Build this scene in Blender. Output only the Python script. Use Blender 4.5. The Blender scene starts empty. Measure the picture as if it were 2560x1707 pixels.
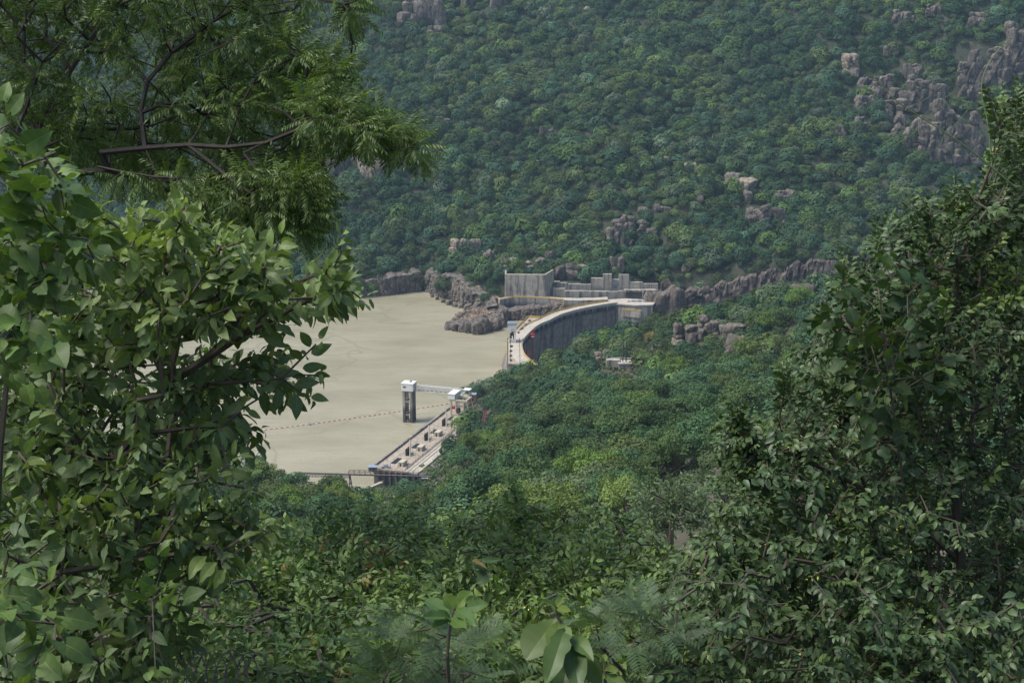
import bpy, math, random
import numpy as np
from mathutils import Vector, Matrix
R = math.radians
rng = np.random.default_rng(7)
SC = bpy.context.scene
COL = SC.collection
# ------------------------------------------------------------------ camera model
H = 250.0; PITCH = R(15); FOC = 3556.0
SP, CP = math.sin(PITCH), math.cos(PITCH)
def at(px, py, t):
    u = (np.asarray(px, float)-1280)/FOC; v = (853.5-np.asarray(py, float))/FOC
    return np.stack(np.broadcast_arrays(t*u, t*(CP+v*SP), H+t*(-SP+v*CP)), -1)
def atz(px, py, z):
    v = (853.5-np.asarray(py, float))/FOC
    return at(px, py, (H-z)/(SP-v*CP))
def proj(P):
    P = np.asarray(P, float); y = P[..., 1]; z = P[..., 2]-H
    t = y*CP-z*SP; vv = (y*SP+z*CP)/t
    return P[..., 0]/t*FOC+1280, 853.5-vv*FOC, t
# ------------------------------------------------------------------ noise
def _h(ix, iy, iz, s):
    n = (ix.astype(np.int64)*374761393+iy.astype(np.int64)*668265263+iz.astype(np.int64)*2147483647+s*974711)&0xffffffff
    n = ((n ^ (n >> 13))*1274126177) & 0xffffffff
    n = ((n ^ (n >> 16))*2246822519) & 0xffffffff
    return ((n ^ (n >> 15)) & 0xffffff)/float(0xffffff)
def noise(P, s=0):
    P = np.asarray(P, float); i = np.floor(P); f = P-i; f = f*f*(3-2*f); i = i.astype(np.int64)
    o = 0
    for dx in (0, 1):
        for dy in (0, 1):
            for dz in (0, 1):
                w = (f[..., 0] if dx else 1-f[..., 0])*(f[..., 1] if dy else 1-f[..., 1])*(f[..., 2] if dz else 1-f[..., 2])
                o = o+w*_h(i[..., 0]+dx, i[..., 1]+dy, i[..., 2]+dz, s)
    return o*2-1
def fbm(P, o=4, s=0):
    a, r, P = 1.0, 0, np.asarray(P, float)
    for k in range(o):
        r = r+a*noise(P, s+k*17); P = P*2.03+11.3; a *= .5
    return r
def cells(P, s=0):
    """2D cellular noise: F1, F2, id-value"""
    P = np.asarray(P, float); i = np.floor(P).astype(np.int64)
    f1 = np.full(P.shape[:-1], 9.); f2 = f1.copy(); idv = f1*0
    for dx in (-1, 0, 1):
        for dy in (-1, 0, 1):
            cx, cy = i[..., 0]+dx, i[..., 1]+dy; z = cx*0
            qx = cx+_h(cx, cy, z, s); qy = cy+_h(cx, cy, z+1, s)
            d = np.hypot(P[..., 0]-qx, P[..., 1]-qy)
            n = d < f1
            f2 = np.where(n, f1, np.minimum(f2, d)); idv = np.where(n, _h(cx, cy, z+2, s), idv); f1 = np.where(n, d, f1)
    return f1, f2, idv
# ------------------------------------------------------------------ mesh helpers
class MB:
    def __init__(s): s.V = []; s.F = []; s.T = []; s.n = 0
    def add(s, V, F, tint=None):
        V = np.asarray(V, float).reshape(-1, 3); F = np.asarray(F, int)
        s.V.append(V); s.F.append(F+s.n); s.n += len(V)
        if tint is None: tint = np.ones((len(F), 3))
        tint = np.asarray(tint, float)
        if tint.ndim == 1: tint = np.tile(tint, (len(F), 1))
        s.T.append(tint)
        return s
    def box(s, c, d, rz=0, tint=None, top=1.0):
        d = np.asarray(d, float)/2
        V = np.array([[x*(top if z > 0 else 1), y*(top if z > 0 else 1), z] for z in (-1, 1) for x, y in ((-1, -1), (1, -1), (1, 1), (-1, 1))], float)*d
        ca, sa = math.cos(rz), math.sin(rz)
        V = np.stack([V[:, 0]*ca-V[:, 1]*sa, V[:, 0]*sa+V[:, 1]*ca, V[:, 2]], -1)+np.asarray(c, float)
        return s.add(V, [[3, 2, 1, 0], [4, 5, 6, 7], [0, 1, 5, 4], [1, 2, 6, 5], [2, 3, 7, 6], [3, 0, 4, 7]], tint)
    def tube(s, P, r, n=6, tint=None, caps=False):
        P = np.asarray(P, float); r = np.broadcast_to(np.asarray(r, float), (len(P)-1+1,))
        return s.segs(P[:-1], P[1:], r[:-1], r[1:], n, tint)
    def segs(s, A, B, ra, rb, n=5, tint=None):
        A = np.asarray(A, float).reshape(-1, 3); B = np.asarray(B, float).reshape(-1, 3); m = len(A)
        ra = np.broadcast_to(ra, (m,)); rb = np.broadcast_to(rb, (m,))
        D = B-A; D /= np.linalg.norm(D, axis=1, keepdims=True)+1e-9
        up = np.where(np.abs(D[:, 2:3]) > .9, [[1., 0, 0]], [[0, 0, 1.]])
        X = np.cross(D, up); X /= np.linalg.norm(X, axis=1, keepdims=True); Y = np.cross(D, X)
        a = np.arange(n)/n*2*math.pi
        ring = np.cos(a)[None, :, None]*X[:, None]+np.sin(a)[None, :, None]*Y[:, None]
        V = np.concatenate([A[:, None]+ring*ra[:, None, None], B[:, None]+ring*rb[:, None, None]], 1)
        k = np.arange(n); k2 = (k+1) % n
        f = np.stack([k, k2, k2+n, k+n], -1)
        F = (f[None]+(np.arange(m)*2*n)[:, None, None]).reshape(-1, 4)
        if tint is not None and np.ndim(tint) == 2: tint = np.repeat(tint, n, 0)
        s.add(V.reshape(-1, 3), F, tint)
        if n >= 5 and m < 400:
            for e in (0, n):
                c = np.stack([np.zeros(n-2, int), np.arange(1, n-1), np.arange(2, n)], -1)
                c = np.concatenate([c, c[:, :1]], 1)[:, :4]
                # triangles as degenerate-free tris
                T = (c[None, :, :3]+e+(np.arange(m)*2*n)[:, None, None]).reshape(-1, 3)+(s.n-len(V.reshape(-1, 3)))
                s.F.append(T); s.T.append(np.ones((len(T), 3)) if tint is None or np.ndim(tint) == 2 else np.tile(np.asarray(tint, float), (len(T), 1)))
        return s
    def build(s, name, m, parent=None, smooth=False):
        return link(name, mesh_from(name, np.concatenate(s.V), s.F, np.concatenate(s.T), smooth), m, parent)
def mesh_from(name, V, Fs, T, smooth=False):
    me = bpy.data.meshes.new(name)
    me.vertices.add(len(V)); me.vertices.foreach_set('co', np.ascontiguousarray(V, dtype=np.float32).ravel())
    lens = np.concatenate([np.full(len(f), f.shape[1]) for f in Fs]); loops = np.concatenate([f.ravel() for f in Fs])
    me.loops.add(len(loops)); me.loops.foreach_set('vertex_index', loops.astype(np.int32))
    me.polygons.add(len(lens)); st = np.concatenate([[0], np.cumsum(lens)[:-1]])
    me.polygons.foreach_set('loop_start', st.astype(np.int32)); me.polygons.foreach_set('loop_total', lens.astype(np.int32))
    me.polygons.foreach_set('use_smooth', np.full(len(lens), bool(smooth)))
    me.update(calc_edges=True)
    if T is not None:
        a = me.attributes.new('tint', 'FLOAT_COLOR', 'FACE')
        a.data.foreach_set('color', np.concatenate([T, np.ones((len(T), 1))], 1).astype(np.float32).ravel())
    return me
def link(name, me, m, parent=None):
    o = bpy.data.objects.new(name, me); COL.objects.link(o)
    if m is not None and len(me.materials) == 0: me.materials.append(m)
    if parent is not None: o.parent = parent
    return o
def tag(o, label=None, cat=None, group=None, kind=None):
    if label: o['label'] = label
    if cat: o['category'] = cat
    if group: o['group'] = group
    if kind: o['kind'] = kind
    return o
def thing(name, label, cat, loc=(0, 0, 0), rz=0, group=None):
    o = bpy.data.objects.new(name, None); COL.objects.link(o); o.empty_display_size = .1
    o.location = tuple(float(c) for c in loc); o.rotation_euler = (0, 0, rz)
    return tag(o, label, cat, group)
def dup(o, loc=None, rz=None, sc=None, parent=None):
    c = o.copy(); COL.objects.link(c)
    if parent is not None: c.parent = parent
    if loc is not None: c.location = tuple(float(k) for k in loc)
    if rz is not None: c.rotation_euler = (0, 0, rz)
    if sc is not None: c.scale = sc
    for ch in list(o.children): dup(ch, parent=c)
    return c
def grid_faces(nu, nv):
    i = np.arange(nu-1)[:, None]*nv+np.arange(nv-1)[None]
    return np.stack([i, i+nv, i+nv+1, i+1], -1).reshape(-1, 4)
# ------------------------------------------------------------------ materials
def mat(name):
    m = bpy.data.materials.new(name); m.use_nodes = True
    nt = m.node_tree; b = nt.nodes['Principled BSDF']
    return m, nt, b
def N(nt, typ, **k):
    n = nt.nodes.new(typ)
    for a, v in k.items():
        if a in n.inputs: n.inputs[a].default_value = v
        else: setattr(n, a, v)
    return n
def mixc(nt, fac, a, b, mode='MIX'):
    n = nt.nodes.new('ShaderNodeMix'); n.data_type = 'RGBA'; n.blend_type = mode; n.clamp_result = False
    for s, v in ((n.inputs[0], fac), (n.inputs[6], a), (n.inputs[7], b)):
        if isinstance(v, bpy.types.NodeSocket): nt.links.new(v, s)
        elif isinstance(v, (int, float)): s.default_value = v
        else: s.default_value = (*v, 1)
    return n.outputs[2]
def ramp(nt, src, stops):
    n = nt.nodes.new('ShaderNodeValToRGB'); e = n.color_ramp.elements
    while len(e) < len(stops): e.new(.5)
    for k, (p, c) in zip(e, stops):
        k.position = p; k.color = (c, c, c, 1) if isinstance(c, (int, float)) else (*c, 1)
    nt.links.new(src, n.inputs[0]); return n.outputs[0]
def ntex(nt, scale, detail=5, vec=None, rough=.6, mapscale=None):
    g = nt.nodes.new('ShaderNodeNewGeometry'); v = vec or g.outputs['Position']
    if mapscale:
        mp = nt.nodes.new('ShaderNodeVectorMath'); mp.operation = 'MULTIPLY'; mp.inputs[1].default_value = mapscale
        nt.links.new(v, mp.inputs[0]); v = mp.outputs[0]
    n = nt.nodes.new('ShaderNodeTexNoise'); n.inputs['Scale'].default_value = scale; n.inputs['Detail'].default_value = detail; n.inputs['Roughness'].default_value = rough
    nt.links.new(v, n.inputs['Vector']); return n.outputs['Fac']
def bump(nt, b, h, strength=.5, dist=.1):
    n = nt.nodes.new('ShaderNodeBump'); n.inputs['Strength'].default_value = strength; n.inputs['Distance'].default_value = dist
    nt.links.new(h, n.inputs['Height']); nt.links.new(n.outputs[0], b.inputs['Normal'])
def leaf_mat(name, col, rough=.4, trans=.25, spec=.5, objcol=False):
    m, nt, b = mat(name); L = nt.links
    a = nt.nodes.new('ShaderNodeAttribute'); a.attribute_name = 'tint'
    c = mixc(nt, 1., col, a.outputs['Color'], 'MULTIPLY')
    if objcol:
        o = nt.nodes.new('ShaderNodeObjectInfo'); c = mixc(nt, 1., c, o.outputs['Color'], 'MULTIPLY')
    L.new(c, b.inputs['Base Color']); b.inputs['Roughness'].default_value = rough; b.inputs['Specular IOR Level'].default_value = spec
    t = nt.nodes.new('ShaderNodeBsdfTranslucent'); tc = mixc(nt, 1., c, (1.25, 1.35, .55), 'MULTIPLY'); L.new(tc, t.inputs['Color'])
    ms = nt.nodes.new('ShaderNodeMixShader'); ms.inputs[0].default_value = trans
    L.new(b.outputs[0], ms.inputs[1]); L.new(t.outputs[0], ms.inputs[2]); L.new(ms.outputs[0], nt.nodes['Material Output'].inputs['Surface'])
    return m
def plain(name, col, rough=.6, metal=0, var=.15, scale=1.5):
    m, nt, b = mat(name)
    f = ntex(nt, scale, 6)
    c = mixc(nt, ramp(nt, f, [(.3, 0.), (.7, 1.)]), tuple(k*(1-var) for k in col), tuple(k*(1+var) for k in col))
    nt.links.new(c, b.inputs['Base Color']); b.inputs['Roughness'].default_value = rough; b.inputs['Metallic'].default_value = metal
    return m
def bark(name, col):
    m, nt, b = mat(name)
    f = ntex(nt, 9, 6, mapscale=(1, 1, .35))
    c = mixc(nt, ramp(nt, f, [(.3, 0.), (.7, 1.)]), tuple(k*.55 for k in col), tuple(k*1.4 for k in col))
    nt.links.new(c, b.inputs['Base Color']); b.inputs['Roughness'].default_value = .85; bump(nt, b, f, .5, .02)
    return m
def rock_mat(name, lo, hi, scale=.25, stain=.5):
    m, nt, b = mat(name)
    f = ntex(nt, scale, 7); g = ntex(nt, scale*4, 8)
    c = mixc(nt, ramp(nt, f, [(.35, 0.), (.65, 1.)]), lo, hi)
    c = mixc(nt, ramp(nt, g, [(.3, .35), (.6, 0.)]), c, tuple(k*.45 for k in lo))
    s = ntex(nt, .55, 5, mapscale=(1, 1, .12))          # dark water streaks running down
    c = mixc(nt, ramp(nt, s, [(.48, 0.), (.62, stain)]), c, (.035, .034, .036))
    v = nt.nodes.new('ShaderNodeTexVoronoi'); v.feature = 'DISTANCE_TO_EDGE'; v.inputs['Scale'].default_value = .32
    mp = nt.nodes.new('ShaderNodeVectorMath'); mp.operation = 'MULTIPLY'; mp.inputs[1].default_value = (1, 1, .55)
    gg = nt.nodes.new('ShaderNodeNewGeometry'); wn = nt.nodes.new('ShaderNodeTexNoise'); wn.inputs['Scale'].default_value = .4; wn.inputs['Detail'].default_value = 4
    ad = nt.nodes.new('ShaderNodeVectorMath'); ad.operation = 'MULTIPLY_ADD'; ad.inputs[1].default_value = (3, 3, 3)
    nt.links.new(gg.outputs['Position'], wn.inputs['Vector']); nt.links.new(wn.outputs['Color'], ad.inputs[0]); nt.links.new(gg.outputs['Position'], ad.inputs[2])
    nt.links.new(ad.outputs[0], mp.inputs[0]); nt.links.new(mp.outputs[0], v.inputs['Vector'])
    cr = ramp(nt, v.outputs['Distance'], [(0., .9), (.07, 0.)])
    c = mixc(nt, cr, c, (.03, .028, .028))
    a = nt.nodes.new('ShaderNodeAttribute'); a.attribute_name = 'tint'
    c = mixc(nt, 1., c, a.outputs['Color'], 'MULTIPLY')
    nt.links.new(c, b.inputs['Base Color']); b.inputs['Roughness'].default_value = .85; bump(nt, b, g, .6, .25)
    return m
def concrete(name, lo, hi, stain=.6, streak=1.0, dark=(.03, .032, .035), lift=0., zlow=None):
    m, nt, b = mat(name)
    f = ntex(nt, .35, 8)
    c = mixc(nt, ramp(nt, f, [(.3, 0.), (.7, 1.)]), lo, hi)
    s = ntex(nt, streak, 5, mapscale=(1, 1, .06)); s2 = ntex(nt, .12, 4)
    k = nt.nodes.new('ShaderNodeMath'); k.operation = 'MULTIPLY'
    nt.links.new(ramp(nt, s, [(.47, 0.), (.6, 1.)]), k.inputs[0]); nt.links.new(ramp(nt, s2, [(.35, .35*stain), (.65, stain)]), k.inputs[1])
    c = mixc(nt, k.outputs[0], c, dark)
    if lift:                                             # pour lifts: level joints
        g = nt.nodes.new('ShaderNodeNewGeometry'); sp = nt.nodes.new('ShaderNodeSeparateXYZ'); nt.links.new(g.outputs['Position'], sp.inputs[0])
        w = nt.nodes.new('ShaderNodeMath'); w.operation = 'MODULO'; w.inputs[1].default_value = lift
        a0 = nt.nodes.new('ShaderNodeMath'); a0.operation = 'ADD'; a0.inputs[1].default_value = 300
        nt.links.new(sp.outputs['Z'], a0.inputs[0]); nt.links.new(a0.outputs[0], w.inputs[0])
        br = ntex(nt, .5, 4)
        q = nt.nodes.new('ShaderNodeMath'); q.operation = 'MULTIPLY'; nt.links.new(ramp(nt, w.outputs[0], [(0., 1.), (.16, 0.)]), q.inputs[0]); nt.links.new(ramp(nt, br, [(.35, .1), (.6, .75)]), q.inputs[1])
        c = mixc(nt, q.outputs[0], c, tuple(d*2 for d in dark))
    if zlow is not None:                                 # tide mark of the reservoir
        g = nt.nodes.new('ShaderNodeNewGeometry'); sp = nt.nodes.new('ShaderNodeSeparateXYZ'); nt.links.new(g.outputs['Position'], sp.inputs[0])
        mr = nt.nodes.new('ShaderNodeMapRange'); mr.inputs[1].default_value = zlow-1.5; mr.inputs[2].default_value = zlow+1.5; mr.inputs[3].default_value = .8; mr.inputs[4].default_value = 0
        nt.links.new(sp.outputs['Z'], mr.inputs[0]); c = mixc(nt, mr.outputs[0], c, dark)
    nt.links.new(c, b.inputs['Base Color']); b.inputs['Roughness'].default_value = .85; bump(nt, b, f, .2, .1)
    return m
M = {}
M['tree'] = leaf_mat('tree_leaves', (.092, .142, .058), .65, .2, .15, True)
M['forest'] = leaf_mat('forest_leaves', (.072, .114, .058), .75, .2, .1)
M['under'] = leaf_mat('undergrowth_leaves', (.07, .11, .04), .5, .2, .3)
M['bark'] = bark('bark', (.16, .13, .1))
M['darkbark'] = bark('dark_bark', (.035, .028, .022))
M['twig'] = bark('twig_bark', (.075, .062, .045))
M['rock'] = rock_mat('granite', (.12, .102, .08), (.235, .198, .155), .12, .75)
M['rockdark'] = rock_mat('dark_granite', (.1, .082, .066), (.2, .165, .13), .15, .7)
M['rockpale'] = rock_mat('pale_granite', (.2, .165, .12), (.4, .325, .24), .2, .45)
M['damface'] = concrete('stained_concrete', (.16, .138, .115), (.33, .29, .245), .85, .24, (.028, .029, .034), 2.2)
M['conc'] = concrete('old_concrete', (.3, .275, .23), (.5, .45, .36), .9, .55, (.06, .06, .063), 1.6)
M['concdark'] = concrete('grimy_concrete', (.24, .225, .195), (.38, .35, .3), 1.0, .7, (.04, .042, .048), 0, 8.5)
M['deck'] = concrete('deck_concrete', (.38, .35, .29), (.52, .47, .38), .5, .7, (.16, .15, .13))
M['deck2'] = concrete('sandy_deck', (.3, .255, .2), (.47, .4, .31), .7, .9, (.12, .1, .08))
M['yellow'] = plain('yellow_paint', (.55, .38, .06), .5, 0, .15)
M['white'] = plain('white_paint', (.72, .72, .68), .5, 0, .06)
M['cream'] = plain('cream_paint', (.47, .43, .33), .6, 0, .08)
M['grey'] = plain('grey_roof', (.2, .22, .25), .5, 0, .1)
M['red'] = plain('red_paint', (.42, .035, .03), .5, 0, .2)
M['maroon'] = plain('dark_red_paint', (.16, .03, .022), .6, 0, .25)
M['black'] = plain('black_steel', (.018, .018, .02), .5, 0, .3)
M['steel'] = plain('dull_steel', (.1, .095, .095), .5, .3, .2)
M['rust'] = plain('rusty_steel', (.07, .045, .038), .7, 0, .3)
M['blue'] = plain('blue_roof', (.25, .32, .42), .5, 0, .1)
M['orangewall'] = plain('salmon_wall', (.5, .25, .17), .8, 0, .1)
SKY, SUN, HAZE, EXPO = .13, 2.6, .00007, .6
# ------------------------------------------------------------------ terrain
CREST = 12.0
def rbf(P, z):
    P = np.asarray(P, float); D = np.hypot(*(P[:, None]-P[None]).transpose(2, 0, 1))
    n = len(P); A = np.zeros((n+3, n+3)); A[:n, :n] = D-np.eye(n)*.5; A[:n, n:] = np.c_[np.ones(n), P]; A[n:, :n] = A[:n, n:].T
    w = np.linalg.solve(A, np.r_[z, 0, 0, 0])
    def f(Q):
        Q = np.asarray(Q, float); s = Q.shape[:-1]; Q = Q.reshape(-1, 2); o = np.zeros(len(Q))
        for k in range(0, len(Q), 20000):
            q = Q[k:k+20000]; o[k:k+20000] = np.hypot(q[:, None, 0]-P[None, :, 0], q[:, None, 1]-P[None, :, 1])@w[:n]+w[n]+q@w[n+1:]
        return o.reshape(s)
    return f
# --- near hill: (px, py of the ground, distance)
near_px = [
 # dam abutment and ridge over the gorge, seen against the dam and the far bank
 (1215, 978, 835), (1265, 950, 855), (1330, 945, 850), (1380, 925, 845), (1480, 880, 840), (1560, 860, 835), (1640, 850, 825),
 (1740, 815, 800), (1850, 804, 780), (1980, 795, 760), (2120, 775, 740), (2350, 730, 700), (2600, 700, 660), (2900, 660, 640),
 # bank above the intake deck
 (1160, 1010, 800), (1180, 1040, 770), (1130, 1120, 735), (1085, 1200, 710), (1035, 1240, 690), (960, 1295, 640),
 # slope towards the viewer
 (1250, 1050, 690), (1400, 1000, 690), (1600, 960, 660), (1800, 930, 620), (2000, 920, 580), (2300, 900, 520), (2600, 880, 480),
 (1200, 1130, 600), (1400, 1100, 560), (1600, 1060, 520), (1800, 1030, 480), (2050, 1030, 430), (2300, 1030, 390), (2700, 1030, 350),
 (1050, 1312, 560), (1250, 1210, 470), (1450, 1190, 420), (1650, 1160, 370), (1850, 1130, 330), (2100, 1140, 290), (2500, 1160, 250),
 (900, 1368, 530), (1100, 1350, 420), (1300, 1290, 350), (1500, 1270, 300), (1700, 1240, 250), (1900, 1220, 215), (2200, 1250, 180), (2600, 1280, 150),
 # left-hand shoulder
 (820, 1365, 540), (760, 1335, 545), (700, 1295, 540), (640, 1240, 525), (560, 1180, 500), (440, 1130, 470), (300, 1120, 440), (100, 1100, 420), (-200, 1080, 400), (-500, 1060, 400),
 (780, 1415, 400), (640, 1335, 360), (450, 1260, 330), (200, 1250, 300), (-200, 1250, 280),
 (900, 1440, 300), (600, 1420, 230), (200, 1420, 200), (-200, 1420, 180), (1300, 1420, 220), (1600, 1400, 190),
]
NP = [tuple(at(*p)) for p in near_px]
# lower ground out of sight behind the near hill (river bank and gorge)
for px, py, t in [(1215, 978, 835), (1160, 1010, 800), (1130, 1095, 735), (1075, 1130, 710), (1030, 1190, 690), (960, 1235, 640)]:
    p = at(px, py, t); NP.append((p[0]-14, p[1]+8, 1.)); NP.append((p[0]-34, p[1]+22, -9.))
for px, py, t in [(1380, 925, 845), (1560, 860, 835), (1740, 800, 800), (1980, 785, 760), (2350, 730, 700), (2900, 660, 640)]:
    p = at(px, py, t); NP.append((p[0]+8, p[1]+75, -55.)); NP.append((p[0], p[1]+22, p[2]-6))
for px, py, t in [(820, 1260, 540), (700, 1200, 540), (560, 1140, 500), (300, 1120, 440), (-200, 1080, 400)]:
    p = at(px, py, t); NP.append((p[0]-6, p[1]+28, p[2]-16)); NP.append((p[0]-30, p[1]+150, -12.));
NP += [(-300, 700, -14), (-120, 760, -14), (-500, 600, -14), (-700, 400, -10), (60, 1000, -50), (160, 1000, -60), (320, 960, -60), (500, 900, -60)]
# the slope the viewer stands on
for x in (-30, -8, 8, 30):
    NP += [(x, -8, 248.9), (x, 0, 248.2-.02*abs(x)), (x, 5, 246.2), (x, 11, 241.5), (x, 22, 233), (x*2, 50, 216), (x*3, 95, 196)]
NP = np.array(NP); nearf = rbf(NP[:, :2], NP[:, 2])
def z_near(x, y):
    P = np.stack([x, y, x*0], -1); d = np.clip(y/160, .02, 1)
    return nearf(P[..., :2])+fbm(P/38, 4, 3)*3.2*d+fbm(P/9, 3, 5)*.9*d
# --- far mountain
fc = [-700, 200, 700, 1000, 1300, 1600, 1900, 2200, 2600, 3200]
rows = {650: [1320, 1240, 1160, 1126, 1112, 1108, 1096, 1096, 1100, 1120], 450: [1440, 1340, 1270, 1215, 1190, 1178, 1185, 1195, 1200, 1230],
        250: [1560, 1450, 1385, 1330, 1290, 1285, 1285, 1270, 1260, 1290], 0: [1700, 1590, 1520, 1500, 1465, 1450, 1430, 1365, 1340, 1380],
        -250: [1850, 1740, 1640, 1610, 1590, 1560, 1530, 1450, 1420, 1480]}
FP = [tuple(at(px, py, t)) for py, ts in rows.items() for px, t in zip(fc, ts)]
for px, t in zip(fc, rows[-250]):
    p = at(px, -250, t); FP += [(p[0]*1.3, p[1]+300, p[2]+150), (p[0]*1.6, p[1]+900, p[2]+230)]
# shore cliff: foot on the water (px, py) and px row of its top
CL = [(300, 735, 700), (560, 752, 722), (700, 757, 722), (800, 753, 716), (897, 745, 703), (980, 737, 690), (1056, 729, 676), (1082, 739, 683), (1110, 748, 690), (1140, 757, 694), (1170, 768, 714), (1200, 782, 738), (1215, 800, 762)]
cliff_pts = []
for px, pf, pt in CL:
    b = atz(px, pf, 0.); t = proj(b)[2]; top = at(px, pt, t+3)
    cliff_pts.append((b, top[2])); FP += [(b[0]+.5, b[1]+9, top[2]+.3), (b[0], b[1]-4, -9.), (b[0]-3, b[1]-60, -22.)]
# behind the abutment walls, and the far bank of the gorge
for px, py, t in [(1262, 692, 1066), (1330, 692, 1066), (1400, 716, 1066), (1500, 712, 1068), (1600, 708, 1070)]: FP.append(tuple(at(px, py, t)))
for px in (1262, 1330, 1400, 1500, 1600): p = at(px, 760, 1046); FP.append((p[0], p[1], 3.)); FP.append((p[0], p[1]-60, -30.))
GB = [(1640, 775, 1062, 690), (1700, 800, 1056, 726), (1780, 800, 1050, 706), (1860, 800, 1046, 686), (1960, 800, 1040, 660), (2060, 790, 1036, 642), (2250, 780, 1030, 640), (2500, 770, 1020, 620)]
gorge_pts = []
for px, pf, t, pt in GB:
    b = at(px, pf, t); top = at(px, pt, t+16); gorge_pts.append((b, top[2], t)); FP += [(top[0], top[1]+4, top[2]), (b[0], b[1]+4, b[2]-30), (b[0], b[1]-30, -50.)]
FP = np.array(FP); farf = rbf(FP[:, :2], FP[:, 2])
def z_far(x, y):
    P = np.stack([x, y, x*0], -1); d = np.clip((y-1040)/120, 0, 1)
    gully = fbm(P/np.array([95, 260, 1]), 3, 31)*13
    return farf(P[..., :2])+d*(gully+fbm(P/60, 4, 33)*6+fbm(P/14, 3, 35)*1.6)
def ground_sheet(name, xs, ys, zf, m, kind='structure'):
    X, Y = xs, ys
    V = np.stack([X, Y, zf(X, Y)], -1); F = grid_faces(*X.shape)
    me = mesh_from(name, V.reshape(-1, 3), [F[:, ::-1]], None, True); o = link(name, me, m)
    return tag(o, None, None, None, kind), V
def soil_mat(name, a, bb, g):
    m, nt, b = mat(name); f = ntex(nt, .05, 7); h = ntex(nt, .6, 8); f2 = ntex(nt, .16, 6)
    c = mixc(nt, ramp(nt, f, [(.4, 0.), (.6, 1.)]), a, bb); c = mixc(nt, ramp(nt, f2, [(.42, 0.), (.58, .8)]), c, g)
    c = mixc(nt, ramp(nt, h, [(.3, .5), (.6, 0.)]), c, tuple(k*.4 for k in a))
    nt.links.new(c, b.inputs['Base Color']); b.inputs['Roughness'].default_value = .95; bump(nt, b, h, .8, .5)
    return m
M['soil'] = soil_mat('hillside_soil', (.07, .06, .04), (.12, .095, .065), (.045, .065, .028))
M['soilfar'] = soil_mat('mountain_soil', (.035, .045, .025), (.065, .06, .04), (.025, .04, .02))
yy = np.concatenate([np.linspace(-40, 20, 31), 20*np.exp(np.linspace(0, math.log(1010/20), 170))[1:]])
uu = np.linspace(-1, 1, 200)
Y, U = np.meshgrid(yy, uu, indexing='ij'); X = U*(Y*.52+75)
hill, _ = ground_sheet('hill', X, Y, z_near, M['soil'])
ya = np.concatenate([np.arange(1000, 1640, 3.4), np.arange(1640, 2900, 40)]); xa = np.concatenate([np.arange(-1400, -560, 40), np.arange(-560, 660, 4.), np.arange(660, 1500, 40)])
Y, X = np.meshgrid(ya, xa, indexing='ij')
mountain, _ = ground_sheet('mountain', X, Y, z_far, M['soilfar'])
# flat bed under everything, out to the edges
bed = MB(); bed.add([[-2500, -400, -62], [2500, -400, -62], [2500, 3000, -62], [-2500, 3000, -62]], [[0, 1, 2, 3]]); o = bed.build('river_bed_terrain', M['soil']); o['kind'] = 'structure'
# ------------------------------------------------------------------ water
m, nt, b = mat('silty_water'); M['water'] = m
f = ntex(nt, .012, 5, mapscale=(1, 2.4, 1)); g = ntex(nt, .05, 6, mapscale=(1, 3., 1))
c = mixc(nt, ramp(nt, f, [(.38, 0.), (.62, 1.)]), (.305, .282, .188), (.385, .355, .25))
ln = ntex(nt, .0075, 3, mapscale=(1., 1.3, 1)); c = mixc(nt, ramp(nt, ln, [(.488, 0.), (.5, .5), (.507, 0.)]), c, (.23, .21, .13))
c = mixc(nt, ramp(nt, g, [(.5, 0.), (.62, .45)]), c, (.29, .262, .165)); nt.links.new(c, b.inputs['Base Color'])
b.inputs['Roughness'].default_value = .2; b.inputs['Specular IOR Level'].default_value = .4
w1 = ntex(nt, 1.5, 4, mapscale=(1., .5, 1)); w2 = ntex(nt, .3, 3, mapscale=(1, 2., 1))
ad = nt.nodes.new('ShaderNodeMath'); ad.operation = 'MULTIPLY_ADD'; ad.inputs[1].default_value = .35; nt.links.new(w2, ad.inputs[0]); nt.links.new(w1, ad.inputs[2])
bump(nt, b, ad.outputs[0], .75, .4)
# the reservoir ends at the dam: its outline follows the upstream side
wp = [(-1500, 380), (-60, 560), (-20, 700), (0, 800), (2, 860), (12, 940), (45, 995), (75, 1020), (80, 1120), (-200, 1300), (-1500, 1700)]
wb = MB(); wb.add([[x, y, 0] for x, y in wp], [list(range(len(wp)))]); water = wb.build('water', M['water']); water['kind'] = 'structure'
# ------------------------------------------------------------------ rocks
_ico = {}
def ico(k):
    if k not in _ico:
        import bmesh
        bm = bmesh.new(); bmesh.ops.create_icosphere(bm, subdivisions=k, radius=1);
        _ico[k] = (np.array([v.co[:] for v in bm.verts]), np.array([[v.index for v in f.verts] for f in bm.faces])); bm.free()
    return _ico[k]
def unit3(v): return v/np.linalg.norm(v, axis=1, keepdims=True)
def rock(r, k=3, planes=9, sharp=11., up=1.):
    """a rounded block of granite: a sphere cut by random planes whose edges are worn"""
    D, F = ico(k); n = r.normal(size=(planes, 3)); n[:, 2] *= up; n /= np.linalg.norm(n, axis=1, keepdims=True)
    n = np.concatenate([n, unit3(np.array([[1, 0, 0], [-1, 0, 0], [0, 1, 0], [0, -1, 0], [0, 0, 1], [0, 0, -1.]])+r.normal(size=(6, 3))*.16)]); d = np.r_[r.uniform(.8, 1.1, planes), r.uniform(.72, .98, 6)]; c = np.maximum(D@n.T, .05)/d
    rad = (c**sharp).sum(1)**(-1/sharp); rad = np.minimum(rad, 1.25)
    V = D*rad[:, None]; V = V*(1+.1*fbm(V*2.4+r.uniform(0, 99), 4)[:, None]); return V, F
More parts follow.
